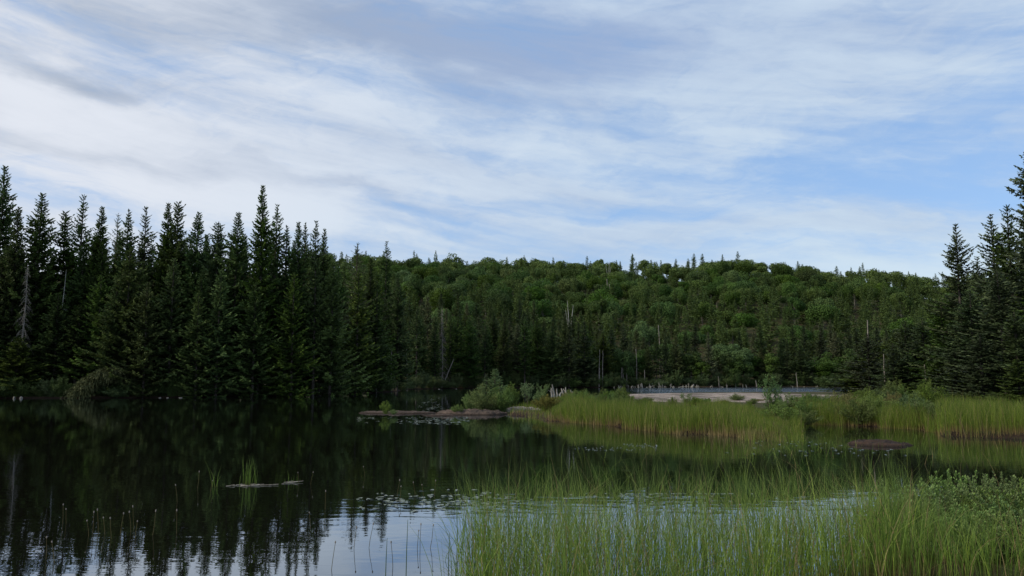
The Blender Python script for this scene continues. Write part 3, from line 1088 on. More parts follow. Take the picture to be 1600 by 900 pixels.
# ------------------------------------------------------------------ the hill
def hill():
    pts = []
    r = np.random.default_rng(77)
    y = 172.0
    while y < 376:
        step = 6.9 + (y - 172) * .004
        x0 = (470 - 800) / F * y
        x1 = (1640 - 800) / F * y
        x = x0 + r.uniform(0, step)
        while x < x1:
            xx, yy = x + r.uniform(-1.8, 1.8), y + r.uniform(-2, 2)
            px = 800 + F * xx / yy
            ok = yy > shoreY(px) + 2
            if ok and not (px < 940 and yy < shoreY(px) + 34):
                pts.append((xx, yy, px))
            x += step
        y += step * .88
    P = np.array(pts)
    Z = height(P[:, :2])
    n_broad = 0
    n_con = 0
    mass_b, mass_c = [], []
    order = np.argsort(P[:, 1])
    con_patch = fbm(P[:, :2], .022, 31, 3)
    for i in order:
        x, y, px = P[i]
        z = Z[i] - .1
        front = y < 186
        pc = .22 + .55 * (con_patch[i] > .56) + (.35 if front else 0) + (.25 if px < 900 and y < 230 else 0)
        if px > 1280 and y > 290:
            pc += .25
        if r.random() < pc:
            H = r.uniform(8, 14)
            if n_con < 60 and px < 1480:
                place(FSP[r.integers(0, 4)], x, y, z, r.uniform(0, 6.28), r.uniform(.75, 1.1), H / 16, 'dark conifer scattered among the broadleaf trees of the hill', 'conifer',
                      'conifers scattered on the hill')
                n_con += 1
            else:
                mass_c.append((x, y, z, H / 16, r.uniform(.75, 1.1)))
        else:
            H = r.uniform(8.5, 13)
            k = int(r.integers(0, 5))
            if n_broad < 270 and px < 1500:
                place(BR[k], x, y, z, r.uniform(0, 6.28), r.uniform(.68, 1.08), H / 12, 'round crowned green broadleaf tree on the wooded hill', 'broadleaf tree', 'broadleaf trees of the wooded hill')
                n_broad += 1
            else:
                mass_b.append((x, y, z, H / 12, r.uniform(.8, 1.1)))
    px = 905.0
    while px < 1500:
        Y = max(shoreY(px), 160) + r.uniform(2.5, 7)
        x = (px - 800) / F * Y
        z = hz(x, Y) - .1
        if r.random() < .5 and n_con < 110:
            place(FSP[r.integers(0, 4)], x, Y, z, r.uniform(0, 6.28), r.uniform(.7, 1.0), r.uniform(6, 12) / 16, 'dark conifer in the front row of woods along the far shore', 'conifer', 'conifers of the far shore row')
        else:
            place(LOWBR[r.integers(0, 2)], x, Y, z, r.uniform(0, 6.28), r.uniform(.7, 1.0), r.uniform(6, 10) / 12, 'broadleaf tree leafy to the ground in the front row along the far shore', 'broadleaf tree', 'broadleaf trees of the far shore row')
        px += r.uniform(10, 17)
    # the rest of the far wood reads as one mass: one object
    g = Geo()
    for lst, protos in ((mass_b, BR), (mass_c, FSP)):
        data = []
        for p in protos:
            me = p.parts[1][1]
            v = np.empty(len(me.vertices) * 3, np.float32)
            me.vertices.foreach_get('co', v)
            t_ = np.empty(len(me.vertices), np.float32)
            me.attributes['tint'].data.foreach_get('value', t_)
            v = v.reshape(-1, 4, 3)
            t_ = t_.reshape(-1, 4)
            keep = r.random(len(v)) < (.6 if lst is mass_b else .4)
            data.append((v[keep], t_[keep]))
        for (x, y, z, sz, sx) in lst:
            v, t_ = data[r.integers(0, len(data))]
            a = r.uniform(0, 6.28)
            c, s = math.cos(a), math.sin(a)
            cen = v.mean(1, keepdims=True)
            w = cen + (v - cen) * 1.3
            q = np.stack([(w[..., 0] * c - w[..., 1] * s) * sx + x, (w[..., 0] * s + w[..., 1] * c) * sx + y, w[..., 2] * sz + z], -1)
            off = r.normal(0, .16) + (.0 if lst is mass_b else -.35)
            g.add(q, np.arange(len(q) * 4).reshape(-1, 4), np.clip(t_ + off, 0, 1).ravel())
    o = link('forest', g.mesh('forest', M['broad']))
    tag(o, 'upper slope and ridge of the far wooded hill', 'forest', kind='stuff')
    print('hill', len(P), n_broad, n_con, len(mass_b), len(mass_c))


hill()


# ------------------------------------------------------------------ dead trees
def dead_trees():
    big = snag_proto(201, H=7.5, r=.11, branches=170, bl=1.15, droop=.75, mat='dead_dim', lean=.3)
    place_tip(big, 42, 411, 81.0, .4, 1.15, 'pale grey dead conifer with drooping bare branches, far left', 'dead tree', H0=7.5)
    place_tip(big, 692, 478, 151, 2.0, 1.2, 'bleached dead conifer among the spruces behind the islets', 'dead tree', H0=7.5)
    bir = snag_proto(202, H=9, r=.07, branches=14, bl=.8, droop=.2, mat='birch', name='birch_tree', cb=.6, lean=.25)
    place_tip(bir, 96, 420, 82.5, 1.0, 1.0, 'thin white birch trunk in the dark left stand', 'birch', H0=9, tilt=(0, rad(2)))
    pole = [snag_proto(210 + i, H=6, r=.10 + .03 * (i % 2), branches=b, bl=.5, broken=True, droop=.2, name='dead_tree', mat='dead_dim') for i, b in enumerate([0, 5, 14])]
    lst = [(935, 546, 160, 0, 'pair of pale dead trunks by the far bay, left one'), (941, 548, 160, 0, 'pair of pale dead trunks by the far bay, right one'),
           (936, 575, 155, 1, 'short pale dead trunk at the water below the pale pair'),
           (971, 574, 166, 0, 'straight pale trunk at the left end of the far shore'), (979, 566, 167, 2, 'branchy pale trunk next to the straight one on the far shore'),
           (994, 545, 168, 2, 'tall branchy grey trunk against the far shore trees'), (1007, 578, 166, 1, 'short leaning pale trunk left of the driftwood heap'),
           (1123, 588, 166, 0, 'short pale stub in the middle of the far shore'), (1135, 594, 166, 1, 'small grey stub right of the short pale one, far shore'),
           (1149, 586, 167, 1, 'thin forked grey stem on the far shore'), (1182, 594, 166, 1, 'low grey stub near the leggy bush, far shore'),
           (1245, 582, 166, 0, 'tall thin white pole standing alone on the far shore'), (1030, 508, 185, 2, 'bare grey spire above the far shore trees'),
           (948, 436, 270, 2, 'left of two pale dead spires on the hillside'), (953, 444, 262, 2, 'right of two pale dead spires on the hillside'),
           (1353, 500, 66.3, 1, 'thin dead spire rising from the bluish spruce'), (1381, 553, 62, 2, 'pale dead stem beside the bluish spruce'), (1446, 568, 58, 1, 'short pale dead stem in the right stand'),
           (612, 545, 108, 0, 'slim grey bare trunk in the dark gap behind the shore bend'), (637, 545, 128, 0, 'second slim grey trunk in the dark gap'),
           (330, 566, 79.4, 1, 'thin dead stick standing in the left shore shrubs')]
    for i, (px, ty, Y, k, lab) in enumerate(lst):
        Y = max(Y, shoreY(px) + .8) if px < 1300 else Y
        w = {948: 2.2, 953: 2.2, 1030: 1.6, 612: .9, 637: .9, 330: .5, 1353: .6, 1381: .6, 1446: .5}.get(px, .95)
        place_tip(pole[k], px, ty, Y, rng.uniform(0, 6.28), w, lab, 'dead tree', 'dead trunks', H0=6, tilt=(rng.normal() * .02, rng.normal() * .03))
    # leaning trunk at the waterline
    x, y = ground(688, 607.2)
    place(pole[1], x, y + 1.5, -.1, 0, 1.0, 1.0, 'dead trunk leaning steeply over the waterline behind the islets', 'dead tree', 'dead trunks', tilt=(0, rad(24)))
    # white forked birches on the hill
    fork = Geo()
    for a, l in ((-.22, 5.5), (.12, 6.2), (.3, 4.8)):
        s = np.linspace(0, 1, 5)
        tube(fork, np.column_stack([np.sin(a) * l * s ** 1.3, .3 * a * s, 1.8 + l * s]), [.13, .11, .08, .06, .03], 5)
    tube(fork, [(0, 0, -.5), (0, 0, 1), (0, 0, 2.2)], [.19, .17, .15], 6)
    fp = Proto('birch_tree', [('trunk', fork.mesh('trunk', M['birch']))])
    for px, ty, Y, lab in [(950, 408, 325, 'white forked birch stem near the ridge, left'), (1248, 432, 318, 'white fan shaped birch stem near the ridge, right'),
                           (927, 548, 170, 'pale crooked birch limb above the far bay'), (890, 470, 205, 'pale forked birch stem on the lower hillside')]:
        place_tip(fp, px, ty, Y, rng.uniform(0, 6.28), 1.3, lab, 'birch', 'white birches', H0=8)


dead_trees()


def driftwood():
    r = np.random.default_rng(5)
    st = []
    for k in range(5):
        g = Geo()
        h = [.9, 1.3, .7, 1.6, 1.0][k]
        tube(g, [(0, 0, -.3), (.03 * k, .02, h * .5), (.08 * k - .1, .05, h)], [.13, .11, .05], 6)
        if k % 2:
            tube(g, [(0, 0, h * .4), (.35, .1, h * .7), (.5, .1, h * .75)], [.05, .04, .02], 4)
        if k == 2:
            tube(g, [(-.9, 0, .12), (0, .1, .2), (1.0, 0, .3)], [.1, .1, .05], 6)
        st.append(g.mesh('bleached_stump', M['dead']))
    lab = 'small bleached stump or snag in the row along the far shore'
    for i in range(70):
        px = r.choice([970, 1000, 1075, 1120, 1150, 1215, 1270, 1330, 1380]) + r.normal(0, 16) if i > 26 else r.normal(1030, 26)
        Y = shoreY(px) - r.uniform(-.8, 2.2)
        o = link('bleached_stump', st[r.integers(0, 5)])
        o.location = ((px - 800) / F * Y, Y, 0)
        s = r.uniform(.35, .9) * (1.1 if i <= 26 else .7)
        o.scale = (s * 1.2, s * 1.2, s * r.uniform(.3, 1.2))
        o.rotation_euler = (r.normal() * .25, r.normal() * .35, r.uniform(0, 6.28))
        tag(o, lab if i > 26 else 'bleached root in the tangled driftwood heap on the far shore', 'stump', 'bleached stumps along the far shore')
    for i in range(9):   # behind the rusty bush
        px = 862 + i * 4.2 + r.normal()
        Y = 92 + r.uniform(-3, 3)
        o = link('bleached_stump', st[r.integers(0, 5)])
        o.location = ((px - 800) / F * Y, Y, 0)
        o.scale = (.9, .9, r.uniform(.5, .8))
        o.rotation_euler = (0, r.normal() * .2, r.uniform(0, 6.28))
        tag(o, 'pale broken stub in dark water behind the rusty bush', 'stump', 'pale stubs behind the rusty bush')


driftwood()


# ------------------------------------------------------------------ weeping conifer on the left shore
def weeping():
    r = np.random.default_rng(91)
    g, tk = Geo(), Geo()
    s = np.linspace(0, 1, 7)
    spine = np.column_stack([3.2 - 4.6 * s, -.2 - 1.2 * s, 4.1 * (1 - (s * 1.02 - .12) ** 2) - .4])
    tube(tk, spine, np.linspace(.12, .03, 7), 6)
    N = 900
    u = r.random(N)
    B = np.stack([np.interp(u, s, spine[:, k]) for k in range(3)], 1)
    for b, uu in zip(B, u):
        a = r.uniform(0, 6.28)
        L = r.uniform(.4, 1.5)
        drop = min(b[2] + .2, r.uniform(.5, 1.8))
        ss = np.linspace(.05, 1, 9)
        p = b + np.column_stack([math.cos(a) * L * np.sqrt(ss), math.sin(a) * L * np.sqrt(ss), .2 * ss - drop * ss ** 1.6])
        D = norm(np.gradient(p, axis=0) + r.normal(0, .05, (9, 3)))
        kites(g, p, D, rperp(D, r), .34, .10, np.clip(r.normal(.5, .12) + r.normal(0, .12, 9), 0, 1), .5)
    pr = Proto('weeping_conifer', [('trunk', tk.mesh('trunk', M['bark'])), ('foliage', g.mesh('foliage', M['weeping']))])
    x, y = ground(146, 621.5)
    place(pr, x, y - .3, 0, 0, .85, .8, 'yellowish green conifer toppled and weeping into the water', 'conifer')


weeping()


def sapling(seed, H=1.75):
    """a few leggy stems with loose bunches of leaves"""
    r = np.random.default_rng(seed)
    g, tk = Geo(), Geo()
    for i in range(5):
        a = r.uniform(0, 6.28)
        s = np.linspace(0, 1, 6)
        L = H * r.uniform(.6, 1.0)
        p = np.column_stack([math.cos(a) * .35 * s ** 1.5, math.sin(a) * .35 * s ** 1.5, L * s])
        p[1:, :2] += r.normal(0, .03, (5, 2)).cumsum(0)
        tube(tk, p, np.linspace(.014, .004, 6), 4)
        for q in range(6):
            u = r.uniform(.4, 1)
            b = np.array([np.interp(u, s, p[:, k]) for k in range(3)]) + r.normal(0, .07, 3)
            n = 26
            P = b + r.normal(0, .075, (n, 3))
            D = norm(r.normal(0, .8, (n, 3)) + [0, 0, .5])
            kites(g, P, D, rperp(D, r), .10, .045, np.clip(r.normal(.5, .2, n), 0, 1), .5)
    return Proto('shrub', [('stems', tk.mesh('stems', M['twig'])), ('foliage', g.mesh('foliage', M['fresh']))])


# ------------------------------------------------------------------ shrubs
def shrubs():
    r = np.random.default_rng(33)
    lab = 'low dark green shrub in the band along the left waterline'
    px = -60
    while px < 625:
        Y = shoreY(px) + r.uniform(.3, 1.6)
        if not 112 < px < 165:
            x = (px - 800) / F * Y
            place(SHORE[r.integers(0, 3)], x, Y, hz(x, Y) - .1, r.uniform(0, 6.28), r.uniform(.7, 1.15), r.uniform(.65, 1.15), lab, 'shrub', 'shrubs along the left waterline', name='shrub')
        px += r.uniform(12, 22)
    lab = 'rounded dark shrub at the foot of the spruces behind the islets'
    while px < 960:
        Y = shoreY(px) + r.uniform(.3, 2)
        x = (px - 800) / F * Y
        place(SHORE[r.integers(0, 3)], x, Y, hz(x, Y) - .1, r.uniform(0, 6.28), r.uniform(1, 1.5), r.uniform(.9, 1.6), lab, 'shrub', 'shrubs below the receding spruces', name='shrub')
        px += r.uniform(12, 20)
    lab = 'green bush in the hedge like line along the far shore'
    while px < 1420:
        Y = shoreY(px) + r.uniform(.5, 4)
        x = (px - 800) / F * Y
        place(SHORE[r.integers(0, 3)], x, Y, hz(x, Y) - .1, r.uniform(0, 6.28), r.uniform(1.1, 1.8), r.uniform(.9, 1.8), lab, 'shrub', 'bushes along the far shore', name='shrub')
        px += r.uniform(13, 22)

    def sh(px, py, pr, w, h, lab, g=None, cat='shrub', dy=0.0, zoff=0):
        x, y = ground(px, py, .2)
        y += dy
        x = (px - 800) / F * y
        z = max(hz(x, y), .05) + zoff - .03
        return place(pr, x, y, z, r.uniform(0, 6.28), w, h, lab, cat, g, name='shrub')
    SAP = [sapling(301), sapling(302)]
    # islets
    sh(605, 643, SH[2], .62, .42, 'small round bush alone on the leftmost rock islet', zoff=.05)
    sh(617, 644, SH[0], .28, .2, 'tiny grass like bush right of the one on the leftmost islet', zoff=.05)
    for i, (px, py, w, h, k, lab) in enumerate([
            (735, 638, .7, .8, 0, 'shrub forming the low left flank of the conifer mound'), (757, 640, 1.0, 1.1, 1, 'front shrub of the mound around the young spruce'),
            (785, 640, .95, 1.1, 0, 'shrub right of the young spruce on the islet mound'), (800, 636, .85, 1.0, 2, 'tall narrow shrub at the right end of the islet mound'),
            (770, 632, 1.15, 1.4, 1, 'largest shrub behind the young spruce on the mound'), (716, 642, .45, .4, 0, 'low tuft shrub at the left foot of the islet mound')]):
        sh(px, py, SH[k], w, h, lab, 'shrubs of the islet mound')
    x, y = ground(773, 637, .2)
    top = at(773, 576, y)[2]
    place(SMALLSP[1], x, y, .25, 1.0, 1.0, (top - .25) / 4.0, 'young spruce poking out of the islet shrub mound', 'young spruce')
    x, y = ground(760, 637, .2)
    place(SMALLSP[0], x, y, .25, 2.4, .62, .5, 'smaller bushy spruce left of the young spruce on the mound', 'young spruce')
    sh(845, 634, FRESH[0], 1.0, 1.05, 'fresh green leafy bush behind the rusty bush')
    sh(824, 632, SAP[0], 1.0, 1.0, 'thin leggy green sapling left of the fresh green bush')
    sh(852, 642, RUST[0], .82, .82, 'rusty orange rounded bush at the start of the sedge bank')
    sh(868, 640, RUST[0], .4, .6, 'small rusty bush tucked against the larger one')
    # heath along the back of the sedge bank
    for i in range(34):
        px = r.uniform(875, 985)
        py = r.uniform(628, 642)
        k = r.integers(0, 4)
        pr = [SH[0], SH[1], SH[2], RUST[0]][k]
        sh(px, py, pr, r.uniform(.45, .8), r.uniform(.45, .8), 'low mixed bush of the heath behind the central sedge bank' if k < 3 else 'brownish low bush of the heath behind the central sedge bank',
           'heath bushes behind the sedge bank')
    for i, (px, py, w, h, pr, lab) in enumerate([(1070, 640, .7, .6, SAP[1], 'small bright sapling poking above the sedge before the slab'), (1197, 645, .7, 1.2, SAP[1], 'leggy yellow green sapling standing before the pale slab'),
                                                 (1212, 645, .6, .95, SAP[0], 'second leggy sapling touching the yellow green one'), (1168, 645, .35, .5, SH[0], 'grey green low bush left of the leggy saplings'),
                                                 (1254, 640, .3, .85, RUST[0], 'thin brownish sapling against the slab')]):
        sh(px, py, pr, w, h, lab)
    for i in range(26):
        px, py = r.uniform(985, 1330), r.uniform(627, 636)
        sh(px, py, [SH[1], SH[0], RUST[0]][i % 3], r.uniform(.35, .7), r.uniform(.22, .5), 'low tuft of heath on the near edge of the pale slab' if i % 3 < 2 else 'brownish tuft of heath on the near edge of the pale slab',
           'heath tufts on the edge of the pale slab')
    for i in range(46):
        px = r.uniform(1200, 1462)
        py = r.uniform(634, 658)
        k = r.integers(0, 5)
        pr = [SH[0], SH[1], SH[2], RUST[0], SHORE[2]][k]
        hh = r.uniform(.6, 1.0) * (1.15 if px > 1290 else .75)
        sh(px, py, pr, r.uniform(.6, 1.0) * (.6 if k == 4 else 1), hh * (.8 if k == 4 else 1), 'dense low bush in the thicket between the slab and the right stand' if k != 3 else 'brownish bush in the thicket between the slab and the right stand',
           'thicket bushes before the right stand')
    for i, (px, py, w, h) in enumerate([(1440, 661, .62, .72), (1418, 660, .7, .68), (1453, 663, .5, .7)]):
        sh(px, py, SHORE[1 if i else 0], w * .7, h * .6, ['dark rounded bush at the water left of the right sedge bank', 'dark bush left of the rounded one at the right sedge bank', 'dark narrow bush touching the right sedge bank'][i])
    for i in range(26):
        px = r.uniform(1455, 1680)
        py = r.uniform(626, 640)
        k = r.integers(0, 3)
        sh(px, py, [SHORE[0], SH[0], SHORE[1]][k], r.uniform(.5, .9), r.uniform(.5, .9), 'dark bush at the foot of the right bank spruces', 'bushes below the right stand')


shrubs()


# ------------------------------------------------------------------ sedges
def blades(name, P, H, wid, lean, mat, label, seed, seg=5, curl=.35, var_hi=9):
    r = np.random.default_rng(seed)
    N = len(P)
    s = np.linspace(0, 1, seg + 1)
    a = r.uniform(0, 6.28, N)
    hd = np.stack([np.cos(a), np.sin(a)], 1)
    ln = np.abs(r.normal(0, lean, N)) + .02
    cu = np.abs(r.normal(0, curl, N))
    bend = r.random(N) < .12
    cu = np.where(bend, cu + r.uniform(.3, .9, N), cu)
    hor = H[:, None] * (ln[:, None] * s + cu[:, None] * s ** 3)
    ver = H[:, None] * (s - .35 * np.clip(cu, 0, 1.3)[:, None] * s ** 3.5)
    C = np.zeros((N, seg + 1, 3))
    C[..., 0] = P[:, 0:1] + hd[:, 0:1] * hor
    C[..., 1] = P[:, 1:2] + hd[:, 1:2] * hor
    C[..., 2] = P[:, 2:3] + ver
    side = r.normal(size=(N, 2))
    side[:, 1] *= .5
    side = norm(np.column_stack([side, np.zeros(N)]))
    w = wid[:, None] * np.array([1, 1, .95, .8, .55, .12])[None] if seg == 5 else wid[:, None] * np.linspace(1, .15, seg + 1)[None]
    step = np.clip((r.normal(.45, .22, N) * var_hi), 0, 9).astype(int)
    step = np.where(r.random(N) < .09, 9, np.minimum(step, 8))
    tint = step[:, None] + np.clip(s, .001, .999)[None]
    g = Geo()
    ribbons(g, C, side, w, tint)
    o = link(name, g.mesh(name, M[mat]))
    tag(o, label, 'sedge', kind='stuff')
    return o


def sample(n, px, py, r, dens):
    """scatter base points over the water or ground seen between given photo bounds, uniform per area"""
    out = []
    c = np.array([ground(px[0], py[0]), ground(px[1], py[0]), ground(px[0], py[1]), ground(px[1], py[1])])
    x0, x1 = c[:, 0].min(), c[:, 0].max()
    y0, y1 = c[:, 1].min(), c[:, 1].max()
    P = np.column_stack([r.uniform(x0, x1, n), r.uniform(y0, y1, n)])
    dz = -CAMH
    # project
    fwd = CP * P[:, 1] + SP_ * dz
    up = -SP_ * P[:, 1] + CP * dz
    u = 800 + F * P[:, 0] / fwd
    v = 450 - F * up / fwd
    keep = r.random(n) < dens(u, v, P)
    return P[keep]


SP_ = math.sin(PITCH)


SHRUB_SPOTS = [((px - 800) / F * Y, Y, .62 * w) for px, Y, w in [(1500, 9.6, 1.0), (1562, 9.0, 1.0), (1600, 8.6, 1.05), (1460, 9.2, .85), (1530, 8.3, .9), (1590, 7.8, .9), (1640, 8.2, 1.0), (1440, 8.6, .6)]]


def sedges():
    r = np.random.default_rng(404)

    # foreground patch
    def dens(u, v, P):
        n = fbm(P, 1.1, 61, 3)
        n2 = fbm(P, 4.0, 66, 2)
        edge = np.interp(v, [740, 770, 800, 850, 900, 1000], [900, 815, 760, 720, 690, 660]) + (n - .5) * 160
        d = smooth((u - edge) / 70)
        back = smooth((v - np.interp(u, [700, 900, 1100, 1300, 1450, 1600], [808, 790, 786, 788, 793, 796]) + (n - .5) * 55) / 62)
        d = d * (back ** 1.6)
        # thin places where the sky shows on the water
        for (cu, cv, su, sv, k) in [(1345, 815, 95, 38, .93), (985, 815, 60, 30, .6), (1100, 812, 60, 26, .55), (1220, 812, 70, 24, .55), (860, 815, 50, 24, .4)]:
            d = d * (1 - k * np.exp(-((u - cu) / su) ** 2 - ((v - cv) / sv) ** 2))
        for (sx, sy, sr) in SHRUB_SPOTS:
            d = d * (1 - .93 * np.exp(-(((P[:, 0] - sx) / sr) ** 2 + ((P[:, 1] - sy + .15) / sr) ** 2) ** 2))
        d = d * (1 + .9 * smooth((u - 1150) / 300)) * (.62 + .38 * smooth((v - 835) / 45)) * (1 - .62 * smooth((u - 1420) / 60) * smooth((905 - v) / 60))
        return np.clip(d * (.05 + 1.1 * n2 ** 1.3), 0, 1)
    P = sample(84000, (600, 1750), (738, 1000), r, dens)
    s3 = poly_sd(P, NEAR)
    Z = np.maximum(height(P), -.25)
    N = len(P)
    H = np.clip(r.normal(.78, .17, N), .3, 1.15) + .1 + np.where(Z < 0, -Z, 0)
    far = P[:, 1] > 11.5
    H = np.where(far, H * .85, H)
    uu = 800 + F * P[:, 0] / (CP * P[:, 1] - SP_ * CAMH)
    H = H * (1 - .38 * smooth((uu - 1390) / 110)) * (1 - .25 * smooth((P[:, 1] - 9.5) / 3))
    print('front blades', N)
    blades('sedge', np.column_stack([P, Z - .02]), H, r.uniform(.003, .0064, N), .075, 'sedge', 'bright green sedge standing in the near water, bottom right', 1, curl=.25)

    # thin outliers behind and left of the patch
    def dens2(u, v, P):
        return np.clip(smooth((u - 700) / 300) * smooth((v - 700) / 60) * .8 * fbm(P, .7, 71, 2), 0, 1)
    P = sample(1050, (640, 1650), (715, 800), r, dens2)
    N = len(P)
    blades('sedge', np.column_stack([P, np.full(N, -.05)]), r.uniform(.3, .85, N), r.uniform(.0028, .0048, N), .22, 'sedge', 'thin scattered sedge stems in open water behind the near patch', 2, curl=.5)
    P = sample(260, (680, 790), (850, 1000), r, lambda u, v, P: np.ones(len(P)) * smooth((u - 685) / 60))
    N = len(P)
    blades('sedge', np.column_stack([P, np.full(N, -.05)]), r.uniform(.5, .95, N), r.uniform(.004, .007, N), .14, 'sedge', 'loose sedge stems at the open left edge of the near patch', 3)

    # sedge bank of the peninsula: along the front edge only
    def bank(n, px, py, lo, hi, seed, name_label, mat='sedge_mid', h=(.8, 1.25), off=(-.15, 3.4), wid=(.010, .018), taper=(40, 70)):
        c = np.array([ground(px[0], py[0]), ground(px[1], py[0]), ground(px[0], py[1]), ground(px[1], py[1])])
        P = np.column_stack([r.uniform(c[:, 0].min(), c[:, 0].max(), n), r.uniform(c[:, 1].min(), c[:, 1].max(), n)])
        s = poly_sd(P, PENIN)
        dz = -CAMH
        fwd = CP * P[:, 1] + SP_ * dz
        u = 800 + F * P[:, 0] / fwd
        n1 = fbm(P, .9, 81 + seed, 3)
        keep = (s + (n1 - .5) * 1.1 > off[0]) & (s < off[1] + (n1 - .5) * 1.2) & (u > px[0] + (n1 - .5) * 14) & (u < px[1] + (n1 - .5) * 14)
        P, n1 = P[keep], n1[keep]
        Z = height(P)
        N = len(P)
        H = r.uniform(h[0], h[1], N) * (.50 + .50 * n1 + .50 * fbm(P, 2.6, 95 + seed, 2))
        fw = CP * P[:, 1] + SP_ * dz
        uu = 800 + F * P[:, 0] / fw
        H = H * (.35 + .65 * smooth((uu - px[0] + 6) / taper[0])) * (.3 + .7 * smooth((px[1] + 6 - uu) / taper[1]))
        print(name_label, N)
        return blades('sedge', np.column_stack([P, np.maximum(Z, -.1) - .03]), H, r.uniform(*wid, N), .07, mat, name_label, 10 + seed, seg=4, curl=.14)
    bank(230000, (862, 1236), (634, 690), 0, 0, 1, 'tall green sedge bank along the front of the central peninsula', h=(.60, .92), off=(.0, 3.3), taper=(40, 130))
    bank(90000, (1236, 1462), (652, 676), 0, 0, 2, 'sedge fringe with straw coloured feet below the thicket', h=(.45, .95), off=(-.1, 1.5), taper=(20, 20))
    bank(120000, (1462, 1760), (640, 692), 0, 0, 3, 'smooth green sedge bank below the right bank spruces', h=(.80, 1.12), off=(0, 6.5), taper=(12, 10))
    bank(15000, (1080, 1250), (664, 694), 0, 0, 4, 'dry straw coloured sedge at the tip of the peninsula', mat='dry', h=(.25, .55), off=(-.45, .25))
    bank(14000, (850, 1090), (650, 684), 0, 0, 5, 'dry straw coloured fringe at the foot of the central sedge bank', mat='dry', h=(.25, .5), off=(-.1, .15), wid=(.012, .02))

    bank(5000, (792, 880), (630, 662), 0, 0, 6, 'short yellowish grass on the spit left of the central sedge bank', h=(.15, .5), off=(-.05, 2.5), wid=(.012, .02), taper=(10, 10))
    bank(6000, (1150, 1260), (662, 694), 0, 0, 7, 'thin green sedge wading in the water off the tip of the peninsula', h=(.3, .7), off=(-1.3, .2), taper=(30, 30))

    # sparse reeds standing in the shallows right of centre
    def dens3(u, v, P):
        return np.clip(.5 * smooth((u - 1050) / 80) * (.2 + .8 * (fbm(P, .5, 91, 2) > .5)), 0, 1)
    P = sample(2200, (1040, 1700), (682, 716), r, dens3)
    s = poly_sd(P, PENIN)
    P = P[s < 0]
    N = len(P)
    blades('sedge', np.column_stack([P, np.full(N, -.03)]), r.uniform(.10, .34, N), r.uniform(.006, .011, N), .12, 'sedge', 'short sparse reeds in the shallows round the lone boulder', 21, seg=4, curl=.2)


sedges()


